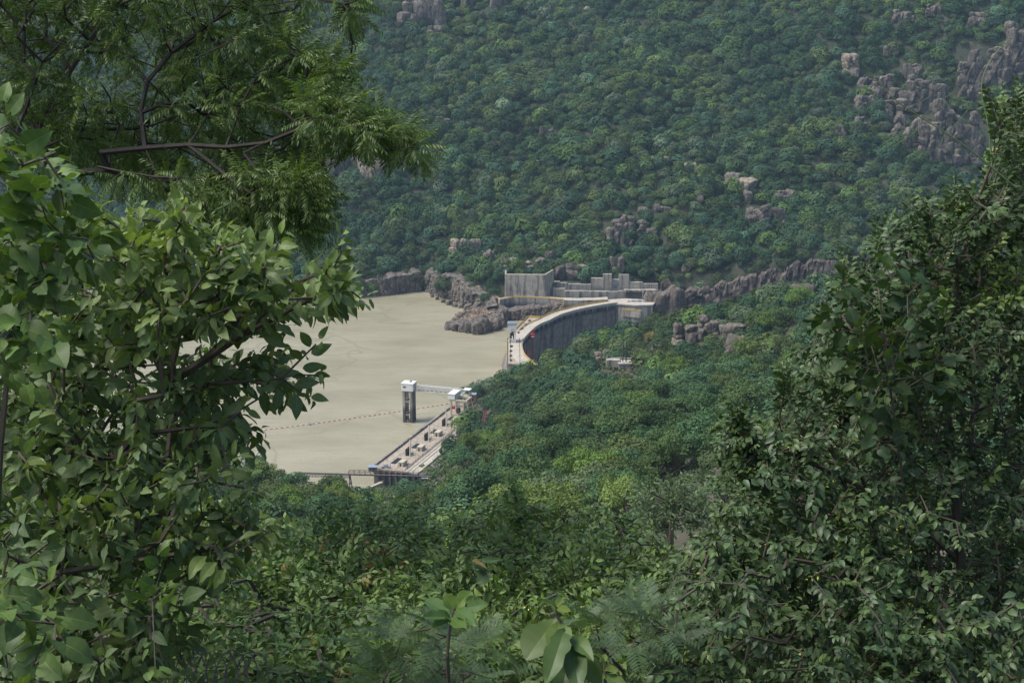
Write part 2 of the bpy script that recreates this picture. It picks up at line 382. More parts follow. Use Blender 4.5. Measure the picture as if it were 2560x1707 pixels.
def rock_at(mb, r, c, s, rz=None, k=3, tilt=.15, tint=None):
    V, F = rock(r, k); V = V*np.asarray(s, float)/2*1.1
    a = r.uniform(0, 6.28) if rz is None else rz; ca, sa = math.cos(a), math.sin(a)
    tx = r.normal()*tilt; V = np.stack([V[:, 0]*ca-V[:, 1]*sa, V[:, 0]*sa+V[:, 1]*ca, V[:, 2]], -1)
    V[:, 0] += V[:, 2]*tx
    t = tint if tint is not None else np.clip(r.normal(1, .12), .7, 1.3)*np.array([1, 1, 1.])
    mb.add(V+np.asarray(c, float), F, t)
def hit_ground(px, py, t0, t1, zf, n=260):
    t = np.linspace(t0, t1, n); P = at(px, py, t); z = zf(P[:, 0], P[:, 1]); k = np.argmax(P[:, 2] < z)
    return P[k] if (P[k, 2] < z[k]) else P[-1]
rock_zones = []          # (x, y, radius) kept free of trees
def outcrop(name, label, cat, px0, py0, px1, py1, zf, t0, t1, cell=5., tall=1.5, m='rock', seed=0, k=3, group=None, keep=.75, t=None, thick=5., clear=True, clr=2.2):
    """blocks stacked over the area of hillside that this piece of rock covers"""
    r = np.random.default_rng(seed+int(px0*3+py0)); pb = hit_ground((px0+px1)/2, py1, t0, t1, zf) if t is None else at((px0+px1)/2, py1, t)
    tb = proj(pb)[2]; s = tb/FOC; w, h = (px1-px0)*s, (py1-py0)*s
    mb = MB(); nx = max(1, int(round(w/cell))); nz = max(1, int(round(h/(cell*tall)))); cx = w/nx; cz = min(h/nz, cx*1.5)
    for i in range(nx):
        hh = r.uniform(.5, 1.05) if nx > 2 else 1
        edge = 1-.35*abs((i+.5)/nx*2-1)**3; top = h*hh*edge
        z = 0; j = 0; off = r.uniform(-.4, .4)*cx
        while z < top-.15*cz:
            bh = min(cz*r.uniform(.6, 1.5), top-z+.3*cz);
            dep = thick*(.5+.5*(1-z/h))
            rock_at(mb, r, ((i+.5)*cx-w/2+off, (z/h)*thick*.6+r.uniform(-.5, .5), z+bh/2-.5), (cx*r.uniform(1., 2.1), max(thick*.9, cx*1.1)*r.uniform(.9, 1.2), bh*r.uniform(1.1, 1.6)), r.normal()*.5, k, .2)
            z += bh*.93; j += 1
    o = mb.build(name, M[m], None, False)
    o.location = tuple(float(c) for c in pb)
    tag(o, label, cat, group)
    if clear:
        for q in np.linspace(px0, px1, max(2, int((px1-px0)/20))):
            for u in np.linspace(py0, py1, max(2, int((py1-py0)/18))):
                p = hit_ground(q, u+4, t0, t1, zf); rock_zones.append((p[0], p[1], clr))
            rock_zones.append((pb[0]+(q-(px0+px1)/2)*s, pb[1]-clr*1.3, clr))
    return o
def ribbon_cliff(name, label, pts, ztops, zb, seed, m, batter=.12, cw=3.2, ch=7., amp=1.3, lift=.0, rough_top=1.2):
    """jointed rock face along a path: columns of blocks set forward and back"""
    P = np.array(pts, float)[:, :2]; seg = np.r_[0, np.cumsum(np.hypot(*np.diff(P, axis=0).T))]
    n = int(seg[-1]/.7); S = np.linspace(0, seg[-1], n); x = np.interp(S, seg, P[:, 0]); y = np.interp(S, seg, P[:, 1])
    zt = np.interp(S, seg, ztops)+fbm(np.stack([S/6, S*0, S*0], -1), 3, seed)*rough_top
    tx, ty = np.gradient(x), np.gradient(y); q = np.hypot(tx, ty); nx, ny = ty/q, -tx/q
    K = 30; w = np.linspace(0, 1, K); Z = zb+(zt[:, None]-zb)*w[None]; SS = np.broadcast_to(S[:, None], Z.shape)
    wob = fbm(np.stack([SS/7, Z/7, Z*0], -1), 3, seed+2)
    f1, f2, idv = cells(np.stack([SS/cw+wob*.35, Z/ch+wob*.2+cells(np.stack([SS/cw, SS*0], -1), seed)[2]*2], -1), seed+1)
    D = amp*(idv-.4)*1.5-np.clip(.16-(f2-f1), 0, 1)*7*amp*.5+fbm(np.stack([SS/2, Z/2, Z*0], -1), 3, seed+3)*.3+fbm(np.stack([SS/18, Z*0, Z*0], -1), 2, seed+5)*2
    D = D-batter*(Z-zb)
    V = np.stack([x[:, None]+nx[:, None]*D, y[:, None]+ny[:, None]*D, Z], -1)
    top = np.stack([x-nx*9, y-ny*9, zt+1.5+fbm(np.stack([S/4, S*0, S*0], -1), 2, seed+7)], -1)[:, None]   # rolls back into the hill
    V = np.concatenate([V, top], 1)
    o = link(name, mesh_from(name, V.reshape(-1, 3), [grid_faces(n, K+1)], np.ones(((n-1)*K, 3)), False), M[m]); return tag(o, label, 'cliff')
pts = [c[0] for c in cliff_pts]
i0 = 6
ribbon_cliff('rock_cliff', 'long low grey rock cliff rising from the water on the far shore', pts[:i0+1], [c[1] for c in cliff_pts[:i0+1]], -4, 11, 'rock', .05, 4., 5., 1.)
ribbon_cliff('rock_cliff', 'grey brown cliff with boulders at its foot between the far cove and the rocky spit', pts[i0:], [c[1] for c in cliff_pts[i0:]], -4, 12, 'rock', .1, 4., 6., 1.6)
ribbon_cliff('rock_cliff', 'dark jointed cliff of the gorge below the forest beyond the hilltop trees', [(g[0][0], g[0][1]) for g in gorge_pts], [g[1]+1 for g in gorge_pts], -45, 13, 'rockdark', .1, 7., 9., 2.6, 0., 2.5)
# boulders along the foot of the shore cliff
BL = [(1108, 752, 12, 'grey boulder wedged at the cliff foot where the cove turns', ), (1122, 757, 16, 'broad angular boulder at the water line halfway along the cove cliff'), (1137, 762, 14, 'pale pinkish boulder at the water line of the cove cliff'),
      (1152, 765, 17, 'rounded brown boulder beside the water before the inner corner'), (1168, 770, 22, 'large cracked boulder at the inner corner of the cove'), (1176, 762, 20, 'tall boulder leaning on the cliff above the inner corner'),
      (1186, 777, 18, 'flat topped boulder on the shore just before the rocky spit'), (1182, 752, 18, 'brown boulder high on the cliff foot over the inner corner'), (1197, 760, 20, 'squat grey boulder between cliff and green bush on the spit'),
      (1153, 752, 15, 'small tan boulder resting above the rounded brown one'), (1093, 745, 9, 'small dark stone at the foot of the cove cliff'), (1080, 739, 8, 'smallest dark stone by the innermost water of the cove')]
for i, (px, py, w, lb) in enumerate(BL):
    r = np.random.default_rng(100+i); p = atz(px, py, 1.2); s = proj(p)[2]/FOC*w; mb = MB(); rock_at(mb, r, (0, 0, 0), (s, s, s*r.uniform(.7, 1.05)), k=3)
    o = mb.build('boulder', M['rock'], None, True); o.location = tuple(float(c) for c in p); tag(o, lb, 'boulder', 'boulders at the water line')
# ---- the rocky spit in front of the upstream wall
sp = MB(); r = np.random.default_rng(55)
base = [(1112, 823), (1135, 829), (1160, 833), (1190, 838), (1212, 836), (1235, 826), (1258, 812), (1262, 800)]
prev = None
for i, (px, w, h, py) in enumerate([(1123, 20, 20, 824), (1140, 20, 26, 828), (1157, 17, 33, 830), (1172, 22, 38, 833), (1190, 20, 42, 836), (1205, 24, 46, 834), (1225, 30, 38, 828), (1245, 30, 44, 818), (1258, 18, 42, 808)]):
    p = atz(px, py, 0.); s = proj(p)[2]/FOC
    for q in range(2):
        rock_at(sp, r, (p[0]+q*1.2, p[1]+3.+q*5, h*s*(.3+.03*q)), (w*s*1.25, 9., h*s*1.02), 0, 4, .08)
n1, n2 = 60, 40
tipA = atz(1115, 818, 0.); Bk = atz(1190, 782, 0.); Br = atz(1262, 775, 0.); Fr = atz(1258, 806, 0.)
U2, V2 = np.meshgrid(np.linspace(0, 1, n1), np.linspace(0, 1, n2), indexing='ij')
G = tipA*(1-U2)[..., None]+U2[..., None]*((1-V2)[..., None]*Fr+V2[..., None]*Br)
G = G+np.sin(U2*math.pi)[..., None]*(V2-.3)[..., None]*np.array([-13, 10, 0.])
hgt = 7.6*np.clip(U2*3.2, 0, 1)**.7*np.clip(np.minimum(V2*6+.75, (1-V2)*4), 0, 1)+U2**2*1.5*np.clip((1-V2)*4, 0, 1)
hgt = hgt+fbm(G/3., 3, 9)*.55+fbm(G/1., 2, 8)*.25; G[..., 2] = hgt-1.2
sp.add(G.reshape(-1, 3), grid_faces(n1, n2)[:, ::-1], (1.35, 1.12, .92))
for i in range(170):
    u, v = r.uniform(.1, 1), r.uniform(.1, .9); g = G[int(u*59), int(v*39)]; s = r.uniform(.5, 1.9)
    rock_at(sp, r, (g[0], g[1], g[2]+s*.15), (s, s, s*.8), k=2)
for (px, py, w, z) in [(1180, 770, 16, 10), (1192, 764, 20, 11), (1202, 768, 18, 11), (1215, 775, 10, 10), (1224, 768, 12, 12), (1229, 757, 15, 14), (1238, 748, 17, 16), (1243, 762, 13, 12), (1212, 784, 9, 9), (1226, 779, 8, 9)]:
    p = at(px, py, 1036.); s = p[1]/CP/FOC*w; rock_at(sp, r, (p[0], p[1], p[2]-s*.2), (s, s, s*1.15), k=3, tilt=.05)
o = sp.build('rock_spit', M['rock'], None, False); tag(o, 'low rocky spit of pink granite jutting into the brown water', 'rock spit')
# rock face under the curved upstream wall
UW = [(1246, 812), (1270, 806), (1300, 803), (1340, 800), (1380, 798), (1410, 796)]
pp = [at(px, py, 1022.-(px-1246)*.02) for px, py in UW]
ribbon_cliff('rock_cliff', 'craggy dark rock face below the stained concrete wall at the far end of the dam', [(p[0], p[1]) for p in pp], [7.5, 7., 8., 9.5, 11, 12.], -4, 21, 'rockdark', .22, 2.2, 3.5, 1.1)
# ---- outcrops on the mountain
ZF = (1060, 1640)
OC = [(1520, 528, 1600, 612, 4.4, 1.5, 'big pinkish granite outcrop of stacked blocks in the middle of the forested slope', 'rock'),
 (1598, 548, 1646, 600, 4.4, 1.3, 'small block outcrop beside the big one on the middle slope', 'rock'),
 (1535, 645, 1558, 690, 4.2, 2.2, 'tall rock pinnacle standing over the stepped concrete walls', 'rock'),
 (1372, 632, 1392, 664, 5.5, 1.8, 'squared rock pillar above the corner of the big concrete wall', 'rock'),
 (1447, 668, 1462, 700, 4.5, 2.2, 'narrow rock pillar among trees behind the stepped walls', 'rock'),
 (1395, 668, 1446, 698, 5., 2., 'dark rock face in the trees just behind the long retaining wall', 'rockdark'),
 (1192, 622, 1238, 668, 5., 2.0, 'blocky brown cliff with a pale top above the cove', 'rock'),
 (1120, 598, 1192, 650, 5., 1.6, 'ragged pale topped cliff up the slope from the cove', 'rockpale'),
 (1255, 650, 1330, 682, 5.5, 1.1, 'pale angular slabs among bushes above the big concrete wall', 'rockpale'),
 (1225, 668, 1262, 690, 5., 1.1, 'low pale slabs at the upper left of the big concrete wall', 'rockpale'),
 (1868, 530, 1908, 568, 6., 2.0, 'dark split boulder pair below the two round boulders', 'rock'),
 (1910, 520, 1952, 578, 6., 1.8, 'tall streaked boulder on the slope below the twin round boulders', 'rock'),
 (1942, 480, 1985, 514, 5., 2.2, 'grey fluted rock face right of the round boulders', 'rock'),
 (1828, 508, 1850, 522, 4., 1., 'little pale rocks under the round boulders', 'rockpale'),
 (1628, 396, 1665, 412, 6., .8, 'pale slab in the clearing high on the middle slope', 'rockpale'),
 (1692, 408, 1738, 424, 8., .7, 'long pale whaleback slab beside the high clearing', 'rockpale'),
 (1780, 450, 1812, 466, 5., 1., 'low grey rocks next to the dark round boulder', 'rock'),
 (2398, 98, 2490, 248, 6.5, 1.4, 'tallest cracked rock tower high on the mountain', 'rock'),
 (2468, 130, 2510, 230, 7., 1.5, 'smooth rock slab leaning against the tallest tower', 'rock'),
 (2508, 110, 2540, 190, 7., 1.5, 'smooth pillar beyond the tallest rock tower', 'rock'),
 (2495, 60, 2640, 200, 7., 1.4, 'broad smooth rock wall at the top of the mountain beyond the tower', 'rock'),
 (2230, 22, 2282, 74, 5.5, 1.3, 'round topped rock cluster near the mountain top', 'rock'),
 (2318, 10, 2358, 42, 5.5, 2., 'orange tinted rock columns at the very top of the slope', 'rock'),
 (2186, 180, 2224, 262, 5., 1.6, 'stack of three rocks left of the cliff field', 'rock'),
 (2218, 255, 2252, 312, 7., 2.6, 'large upright egg shaped rock in the cliff field', 'rock'),
 (2192, 256, 2218, 292, 6., 2., 'smaller upright rock touching the large egg shaped one', 'rock'),
 (2225, 196, 2350, 280, 6., 1.4, 'wide brown cliff between the rock stack and the tallest tower', 'rock'),
 (2270, 168, 2302, 200, 6., 1.3, 'rounded red brown boulder above the wide brown cliff', 'rock'),
 (2300, 262, 2392, 408, 6.5, 1.4, 'long grey cliff running down below the wide brown one', 'rock'),
 (2385, 290, 2455, 410, 6.5, 1.4, 'lower grey cliff foot beside the long one', 'rock'),
 (2140, 180, 2190, 225, 5.5, 1.3, 'low broken cliff among trees left of the rock stack', 'rock'),
 (2255, 300, 2310, 370, 6., 1.4, 'broken grey cliff joining the long one on its left', 'rock'),
 (2420, 20, 2500, 70, 6.5, 1.4, 'weathered ledges at the top of the mountain above the tallest tower', 'rock'),
 (2080, 318, 2120, 352, 5., 2., 'lowest squared columns at the left of the cliff field', 'rock'),
 (2128, 300, 2160, 350, 5., 2.2, 'slender leaning columns low in the cliff field', 'rock'),
 (2135, 240, 2182, 275, 5., 1.3, 'brown rocks half way down the left of the cliff field', 'rock'),
 (2152, 218, 2178, 240, 5., 1.3, 'dark rounded rock over the brown ones', 'rockdark'),
 (2112, 140, 2146, 190, 6., 1.1, 'pale slabs at the upper left of the cliff field', 'rockpale'),
 (2215, 120, 2246, 142, 6., 1.1, 'lone rounded rock above the slabs', 'rock'),
 (2235, 295, 2262, 355, 5., 2., 'narrow grey columns under the egg shaped rock', 'rock'),
 (2200, 340, 2236, 375, 5., 1.3, 'short rocks at the bottom of the cliff field', 'rock'),
 (2065, 210, 2082, 225, 5., 1., 'small pale rock in the trees beside the cliff field', 'rockpale'),
 (1010, -20, 1118, 66, 11., 2.5, 'smooth streaked cliff at the top of the mountain near the tree', 'rock'),
 (1150, -10, 1176, 26, 8., 2.5, 'pale fin of rock at the top centre of the mountain', 'rock'),
 (1240, -14, 1268, 30, 8., 2.5, 'reddish fin of rock at the top centre of the mountain', 'rock'),
 (1072, 70, 1098, 106, 6., 2.2, 'two thin rock slabs below the smooth streaked cliff', 'rock'),
 (1138, 48, 1152, 62, 4., 1.2, 'small pale rocks near the top centre', 'rockpale'),
 (1084, 298, 1120, 316, 5., 1., 'low pinkish rocks in the valley of the mountain', 'rock'),
 (1330, 398, 1352, 412, 6., .9, 'single pale rock dome in mid slope', 'rockpale'),
 (1356, 320, 1382, 334, 6., .9, 'flat grey rock in mid slope', 'rock'),
 (1458, 22, 1474, 36, 5., 1., 'small pale rock high in the middle of the mountain', 'rockpale'),
 (900, 350, 955, 452, 8.5, 2.4, 'pale cracked rock face behind the hanging tree branch', 'rockpale'),
 (800, 356, 905, 446, 9.5, 2.4, 'dark ribbed cliff behind the hanging tree branches', 'rock'),
 (945, 362, 1030, 420, 8.5, 2.0, 'cliff under the tip of the hanging tree branch', 'rock'),
 (1700, 658, 1722, 676, 5., 1.2, 'pale boulder low on the slope beyond the hilltop trees', 'rockpale'),
 (1346, 648, 1366, 668, 5., 1.3, 'round rock over the top edge of the big concrete wall', 'rock'),
 (1480, 612, 1494, 624, 4., 1., 'little rock just below the big stacked outcrop', 'rock'),
 (1740, 486, 1762, 504, 5., 1., 'lone brown rock between the big outcrop and the round boulders', 'rock'),
 (1600, 515, 1690, 530, 5., 1., 'scattered rock ledge above the big stacked outcrop', 'rock'),
]
for i, (a, b_, c_, d_, cell, tall, lb, mm) in enumerate(OC):
    outcrop('rock_outcrop', lb, 'rock', a, b_, c_, d_, z_far, *ZF, cell=cell, tall=tall, m=mm, seed=i, group='rock outcrops on the mountain', k=3, thick=6., clr=3.4 if (c_-a)*(d_-b_) > 3000 else 2.2)
def big_rock(px, py, w, h, zf, tr, lb, m, seed, grp):
    p = hit_ground(px, py+h*.45, *tr, zf); s = proj(p)[2]/FOC; mb = MB(); rock_at(mb, np.random.default_rng(seed), (0, 0, h*s*.42), (w*s, w*s*.9, h*s*1.1), k=4, tilt=.03)
    o = mb.build('boulder', M[m], None, True); o.location = tuple(float(c) for c in p); tag(o, lb, 'boulder', grp)
    for q in (-.35, 0, .35): rock_zones.append((p[0]+q*w*s, p[1]-4, 5.5))
    return o
big_rock(1833, 452, 42, 44, z_far, ZF, 'big dark round boulder on the mountain slope', 'rock', 3, 'round boulders')
big_rock(1866, 462, 46, 32, z_far, ZF, 'pale lumpy round boulder touching the dark one', 'rockpale', 4, 'round boulders')
big_rock(1869, 495, 22, 34, z_far, ZF, 'reddish block supporting the pale round boulder', 'rock', 5, 'round boulders')
# ---- outcrops on the near hill
ZN = (200, 900)
NC = [(1690, 790, 1785, 862, 4.2, 1.2, 'rounded granite tor with stacked blocks at the hilltop', 'rock'),
 (1812, 812, 1862, 862, 4., 1.4, 'pale split rocks among trees beside the granite tor', 'rock'),
 (1818, 848, 1866, 912, 5., 2.0, 'dark streaked rock wall under the pale split rocks', 'rockdark'),
 (2008, 710, 2046, 745, 6., 1.3, 'dark domed rock in the hilltop trees near the gorge', 'rockdark'),
 (1494, 884, 1518, 904, 3., 1., 'pale round rock just below the concrete plinth of the poles', 'rockpale'),
 (1508, 876, 1530, 890, 3., 1., 'flat pale rock beside the concrete plinth', 'rockpale'),
 (1435, 992, 1472, 1008, 2.6, .8, 'small pinkish slabs in the middle of the wooded hill', 'rockpale'),
 (1180, 1238, 1230, 1275, 3., 1., 'dark brown rock in a hollow above the near bushes', 'rockdark'),
 (1485, 935, 1500, 946, 2.4, 1., 'small rock in the trees under the concrete plinth', 'rock')]
for i, (a, b_, c_, d_, cell, tall, lb, mm) in enumerate(NC):
    outcrop('rock_outcrop', lb, 'rock', a, b_, c_, d_, z_near, *ZN, cell=cell, tall=tall, m=mm, seed=200+i, group='rocks on the near hill', k=3, thick=4.)
# cliff flanking the dam's far abutment
outcrop('rock_outcrop', 'steep grey rock buttress under the yellow railed ledge at the end of the dam', 'rock', 1548, 784, 1632, 880, z_far, *ZF, cell=13., tall=1.1, m='rock', seed=300, k=4, t=1038., thick=14., clear=False)
outcrop('rock_outcrop', 'dark cliff column between the dam abutment and the gorge', 'rock', 1625, 735, 1710, 880, z_far, *ZF, cell=11., tall=2., m='rockdark', seed=301, k=4, t=1036., thick=14., clear=False)
# ------------------------------------------------------------------ trees
def crown_template(seed, n, size, Rr=1.0, Hh=.8, lumps=14, flat=.0, small=.5, nj=.5):
    """leaf clumps on uneven lobes: unit crown (radius 1), base near z=0"""
    r = np.random.default_rng(seed)
    a = r.uniform(0, 6.28, lumps); q = np.sqrt(r.uniform(0, 1, lumps))*.72; zc = Hh*(1-q**2*.75)*r.uniform(.45, 1., lumps)
    C = np.stack([q*np.cos(a), q*np.sin(a), zc], -1); lr = r.uniform(.22, .42, lumps)*(1-.25*q)
    w = lr**2; w /= w.sum(); L = r.choice(lumps, int(n*1.7), p=w)
    D = r.normal(size=(len(L), 3)); D[:, 2] = D[:, 2]*.85+.35; D /= np.linalg.norm(D, axis=1, keepdims=True)
    P = C[L]+D*(lr[L]*r.uniform(.72, 1.12, len(L)))[:, None]*np.array([1, 1, .72-flat])
    P += r.normal(size=P.shape)*.02
    ins = np.zeros(len(P), bool)
    for k in range(lumps): ins |= (np.linalg.norm((P-C[k])/np.array([1, 1, .72-flat]), axis=1) < lr[k]*.68)
    P, D, L = P[~ins][:n], D[~ins][:n], L[~ins][:n]; m = len(P)
    Nn = D+r.normal(size=(m, 3))*nj+np.array([0, 0, .3]); Nn /= np.linalg.norm(Nn, axis=1, keepdims=True)
    X = np.cross(Nn, r.normal(size=(m, 3))); X /= np.linalg.norm(X, axis=1, keepdims=True); Y = np.cross(Nn, X)
    s = size*r.uniform(small, 1.3, m)[:, None]
    q4 = []
    for k in range(4):
        ang = k*math.pi/2+r.uniform(-.45, .45, m); rr = r.uniform(.55, 1.1, m)
        q4.append(P+s*(X*(np.cos(ang)*rr)[:, None]+Y*(np.sin(ang)*rr)[:, None]*.8)+Nn*s*r.normal(size=(m, 1))*.15)
    V = np.stack(q4, 1).reshape(-1, 3); F = np.arange(m*4).reshape(-1, 4)
    lt = r.uniform(.8, 1.22, lumps); T = (lt[L]*r.uniform(.75, 1.25, m))[:, None]*np.array([1, 1, 1.])+r.normal(size=(m, 1))*np.array([.06, .02, 0])
    return V, F, np.clip(T, .3, 2), C, lr
def trunk_template(seed, C, lr, zb=-.75):
    r = np.random.default_rng(seed); A, B, ra, rb = [], [], [], []
    fork = np.array([r.normal()*.05, r.normal()*.05, zb+.45]); A.append([0, 0, zb-.3]); B.append(fork); ra.append(.05); rb.append(.04)
    for c, l in zip(C, lr):
        mid = fork*.45+c*.55+np.array([0, 0, -.12])+r.normal(size=3)*.05; A += [fork, mid]; B += [mid, c]; ra += [.026, .018]; rb += [.018, .006]
    mb = MB(); mb.segs(A, B, np.array(ra), np.array(rb), 6); return mb
NEAR_T = []
for s in range(9):
    V, F, T, C, lr = crown_template(50+s, 3000, .052 if s % 3 else .046, Hh=[.8, .62, .95][s % 3], lumps=[15, 19, 13][s % 3], flat=[0, .2, 0][s % 3])
    a = mesh_from('crown', V, [F], T); a.materials.append(M['tree'])
    tb = trunk_template(s, C, lr); t_ = mesh_from('trunk', np.concatenate(tb.V), tb.F, np.concatenate(tb.T)); t_.materials.append(M['bark'])
    NEAR_T.append((a, t_, V, F, T))
def dome_template(seed, n, size):
    r = np.random.default_rng(seed); D = r.normal(size=(n, 3)); D[:, 2] = np.abs(D[:, 2])*1.1-.25; D /= np.linalg.norm(D, axis=1, keepdims=True)
    lob = noise(D*2.1+seed, seed)+.5*noise(D*4.4+seed, seed+3); P = D*(.86+.2*lob+r.normal(size=n)*.035)[:, None]*np.array([1, 1, r.uniform(.75, 1.05)])
    Nn = D+r.normal(size=(n, 3))*.22+[0, 0, .15]; Nn /= np.linalg.norm(Nn, axis=1, keepdims=True); X = np.cross(Nn, r.normal(size=(n, 3))); X /= np.linalg.norm(X, axis=1, keepdims=True); Y = np.cross(Nn, X)
    s = size*r.uniform(.5, 1.3, n)[:, None]; V = np.stack([P-X*s, P+Y*s*.85, P+X*s*r.uniform(.6, 1, (n, 1)), P-Y*s*.8], 1).reshape(-1, 3)
    return V, np.arange(n*4).reshape(-1, 4), (r.uniform(.78, 1.2, n)*(1+.12*lob))[:, None]*np.ones((1, 3))
FAR_T = [dome_template(150+s, 640, .088) for s in range(12)]
PAL = {'dark green': (.62, .78, .72), 'mid green': (.95, 1., .85), 'bright green': (1.35, 1.4, .8), 'olive': (1.22, 1.08, .88), 'grey green': (1.5, 1.32, 1.55), 'yellowish green': (1.65, 1.5, 1.), 'bluish green': (.85, 1.05, 1.15)}
PN = list(PAL)
def scatter(xr, yr, zf, spacing, seed, dens=None, keepz=1.5):
    r = np.random.default_rng(seed); nx, ny = int((xr[1]-xr[0])/spacing), int((yr[1]-yr[0])/spacing)
    gx, gy = np.meshgrid(np.arange(nx), np.arange(ny), indexing='ij')
    x = xr[0]+(gx+r.uniform(0, 1, gx.shape)+.5*(gy % 2))*spacing; y = yr[0]+(gy+r.uniform(0, 1, gy.shape))*spacing
    x, y = x.ravel(), y.ravel(); z = zf(x, y); k = z > keepz; x, y, z = x[k], y[k], z[k]
    px, py, t = proj(np.stack([x, y, z+4], -1)); k = (px > -60) & (px < 2620) & (py > -70) & (py < 1790); return x[k], y[k], z[k], px[k], py[k], t[k]
RZ = np.array(rock_zones)
def off_rocks(x, y, pad=0.):
    o = np.ones(len(x), bool)
    for k in range(0, len(RZ), 50):
        q = RZ[k:k+50]; o &= ~(np.hypot(x[:, None]-q[None, :, 0], y[:, None]-q[None, :, 1]) < q[None, :, 2]+pad).any(1)
    return o
def pick_tone(x, y, r, s):
    v = noise(np.stack([x/45, y/45, x*0+s], -1), 5)*.75+r.uniform(-.75, .75, len(x))
    e = [-.62, -.12, .22, .42, .66, .8]; return np.searchsorted(e, v)        # indices into order below
TONE = ['dark green', 'mid green', 'bluish green', 'bright green', 'olive', 'grey green', 'yellowish green']
# --- gather every tree
def gz(x, y): return float(z_near(np.array([x]), np.array([y]))[0])
T_ALL = []
x, y, z, px, py, t = scatter((-560, 620), (1035, 1600), z_far, 6.6, 1)
r = np.random.default_rng(2); k = off_rocks(x, y, 0)|(r.random(len(x)) < .1)
struct = (px > 1235) & (px < 1655) & (py > 690) ; k &= ~struct
rocky = (px > 2040) & (py < 420) & (py > 90) & (r.random(len(x)) < .3); k &= ~rocky
x, y, z, px, py, t = [q[k] for q in (x, y, z, px, py, t)]
rad = np.clip(np.exp(r.normal(math.log(4.4), .42, len(x))), 1.8, 9.5); T_ALL += [(*q, 1) for q in zip(x, y, z, px, py, t, rad, pick_tone(x, y, r, 0))]
x, y, z, px, py, t = scatter((-330, 420), (90, 900), z_near, 8.8, 11)
r = np.random.default_rng(12)
def in_box(a, b_, c_, d_): return (px > a) & (px < c_) & (py > b_) & (py < d_)
k = off_rocks(x, y, 0.5)
bare = in_box(1610, 1150, 1930, 1440) & (t < 345) & (r.random(len(x)) < .93) | in_box(1592, 816, 1655, 850) | in_box(1500, 885, 1612, 948)
# keep the intake deck, the pipe bridge and the dam clear
dkx = (x+68.3)*.942+(y-664)*-.336; dka = (x+68.3)*.336+(y-664)*.942
bare |= (dkx > -30) & (dkx < 22.5) & (dka > -60) & (dka < 112)
bare |= (np.hypot(x-12, y-860) < 26) & (x < 22)
bare |= in_box(1180, 1010, 1240, 1060) & (t > 600)
k &= ~bare
x, y, z, px, py, t = [q[k] for q in (x, y, z, px, py, t)]
rad = np.clip(np.exp(r.normal(math.log(5.6), .28, len(x))), 2.6, 8.6); rad = np.where(t < 300, rad*.72, rad); rad = np.where(t > 620, rad*.82, rad); rad = np.where((px < 1150) & (py > 1080), np.minimum(rad, 5.2), rad)
topy = proj(np.stack([x, y, z+rad*1.75], -1))[1]; rad = np.where((px > 960) & (px < 1140) & (t < 660) & (t > 450) & (topy < 1196), 1.6, rad); k = rad > 1.7; x, y, z, px, py, t, rad = [q[k] for q in (x, y, z, px, py, t, rad)]
T_ALL += [(*q, 0) for q in zip(x, y, z, px, py, t, rad, pick_tone(x, y, r, 9))]
for px_, py_, t_, rr in [(1215, 745, 1040, 5.), (1236, 728, 1045, 4.6), (1210, 742, 1034, 4.2), (1228, 712, 1055, 5.), (1246, 690, 1062, 5), (1385, 712, 1050, 2.2)]:
    p = at(px_, py_, t_); T_ALL.append((p[0], p[1], p[2]-rr*.6, px_, py_, t_, rr, 0, 2))
for px_, py_, rr in [(716, 1165, 6.5), (660, 1150, 5.5), (745, 1178, 4.5)]:
    p = hit_ground(px_, py_, 380, 640, lambda x, y: z_near(x, y)+rr*.9); T_ALL.append((p[0], p[1], gz(p[0], p[1]), px_, py_, proj(p)[2], rr, 0, 0))
A = np.array(T_ALL, float)
# rough visibility: is the crown hidden by ground or behind the foreground bushes?
FG = np.zeros((43, 65))
for (a, b_, c_, d_) in [(0, 0, 540, 520), (0, 500, 640, 1707), (540, 0, 760, 480), (640, 600, 760, 880), (700, 1290, 2560, 1707), (2050, 700, 2560, 1707), (1900, 1000, 2560, 1707), (2250, 520, 2560, 900), (1700, 1350, 2000, 1707), (420, 1300, 760, 1707)]:
    FG[int(b_/40):int(d_/40), int(a/40):int(c_/40)] = 1
ix = np.clip((A[:, 3]/40).astype(int), 0, 64); iy = np.clip((A[:, 4]/40).astype(int), 0, 42); hid = FG[iy, ix] > 0
for f_, (zf, lo) in {'n': (z_near, 0), }.items():
    for q in (.35, .5, .62, .74, .84, .91, .96):
        X_, Y_ = A[:, 0]*q, A[:, 1]*q; zr = H+(A[:, 2]+A[:, 6]*1.0-H)*q; hid |= zf(X_, Y_) > zr
hid |= (A[:, 3] < 0) | (A[:, 3] > 2560) | (A[:, 4] < -10) | (A[:, 4] > 1700)
vis_size = np.where(hid, 0, A[:, 6]/A[:, 5]*FOC)
order = np.argsort(-vis_size); N_IND = 292; own = np.zeros(len(A), bool); own[order[:N_IND]] = True; own &= vis_size > 0
print('TREES', len(A), 'own', own.sum(), 'far own', (own & (A[:, 8] == 1)).sum(), 'hidden', hid.sum())
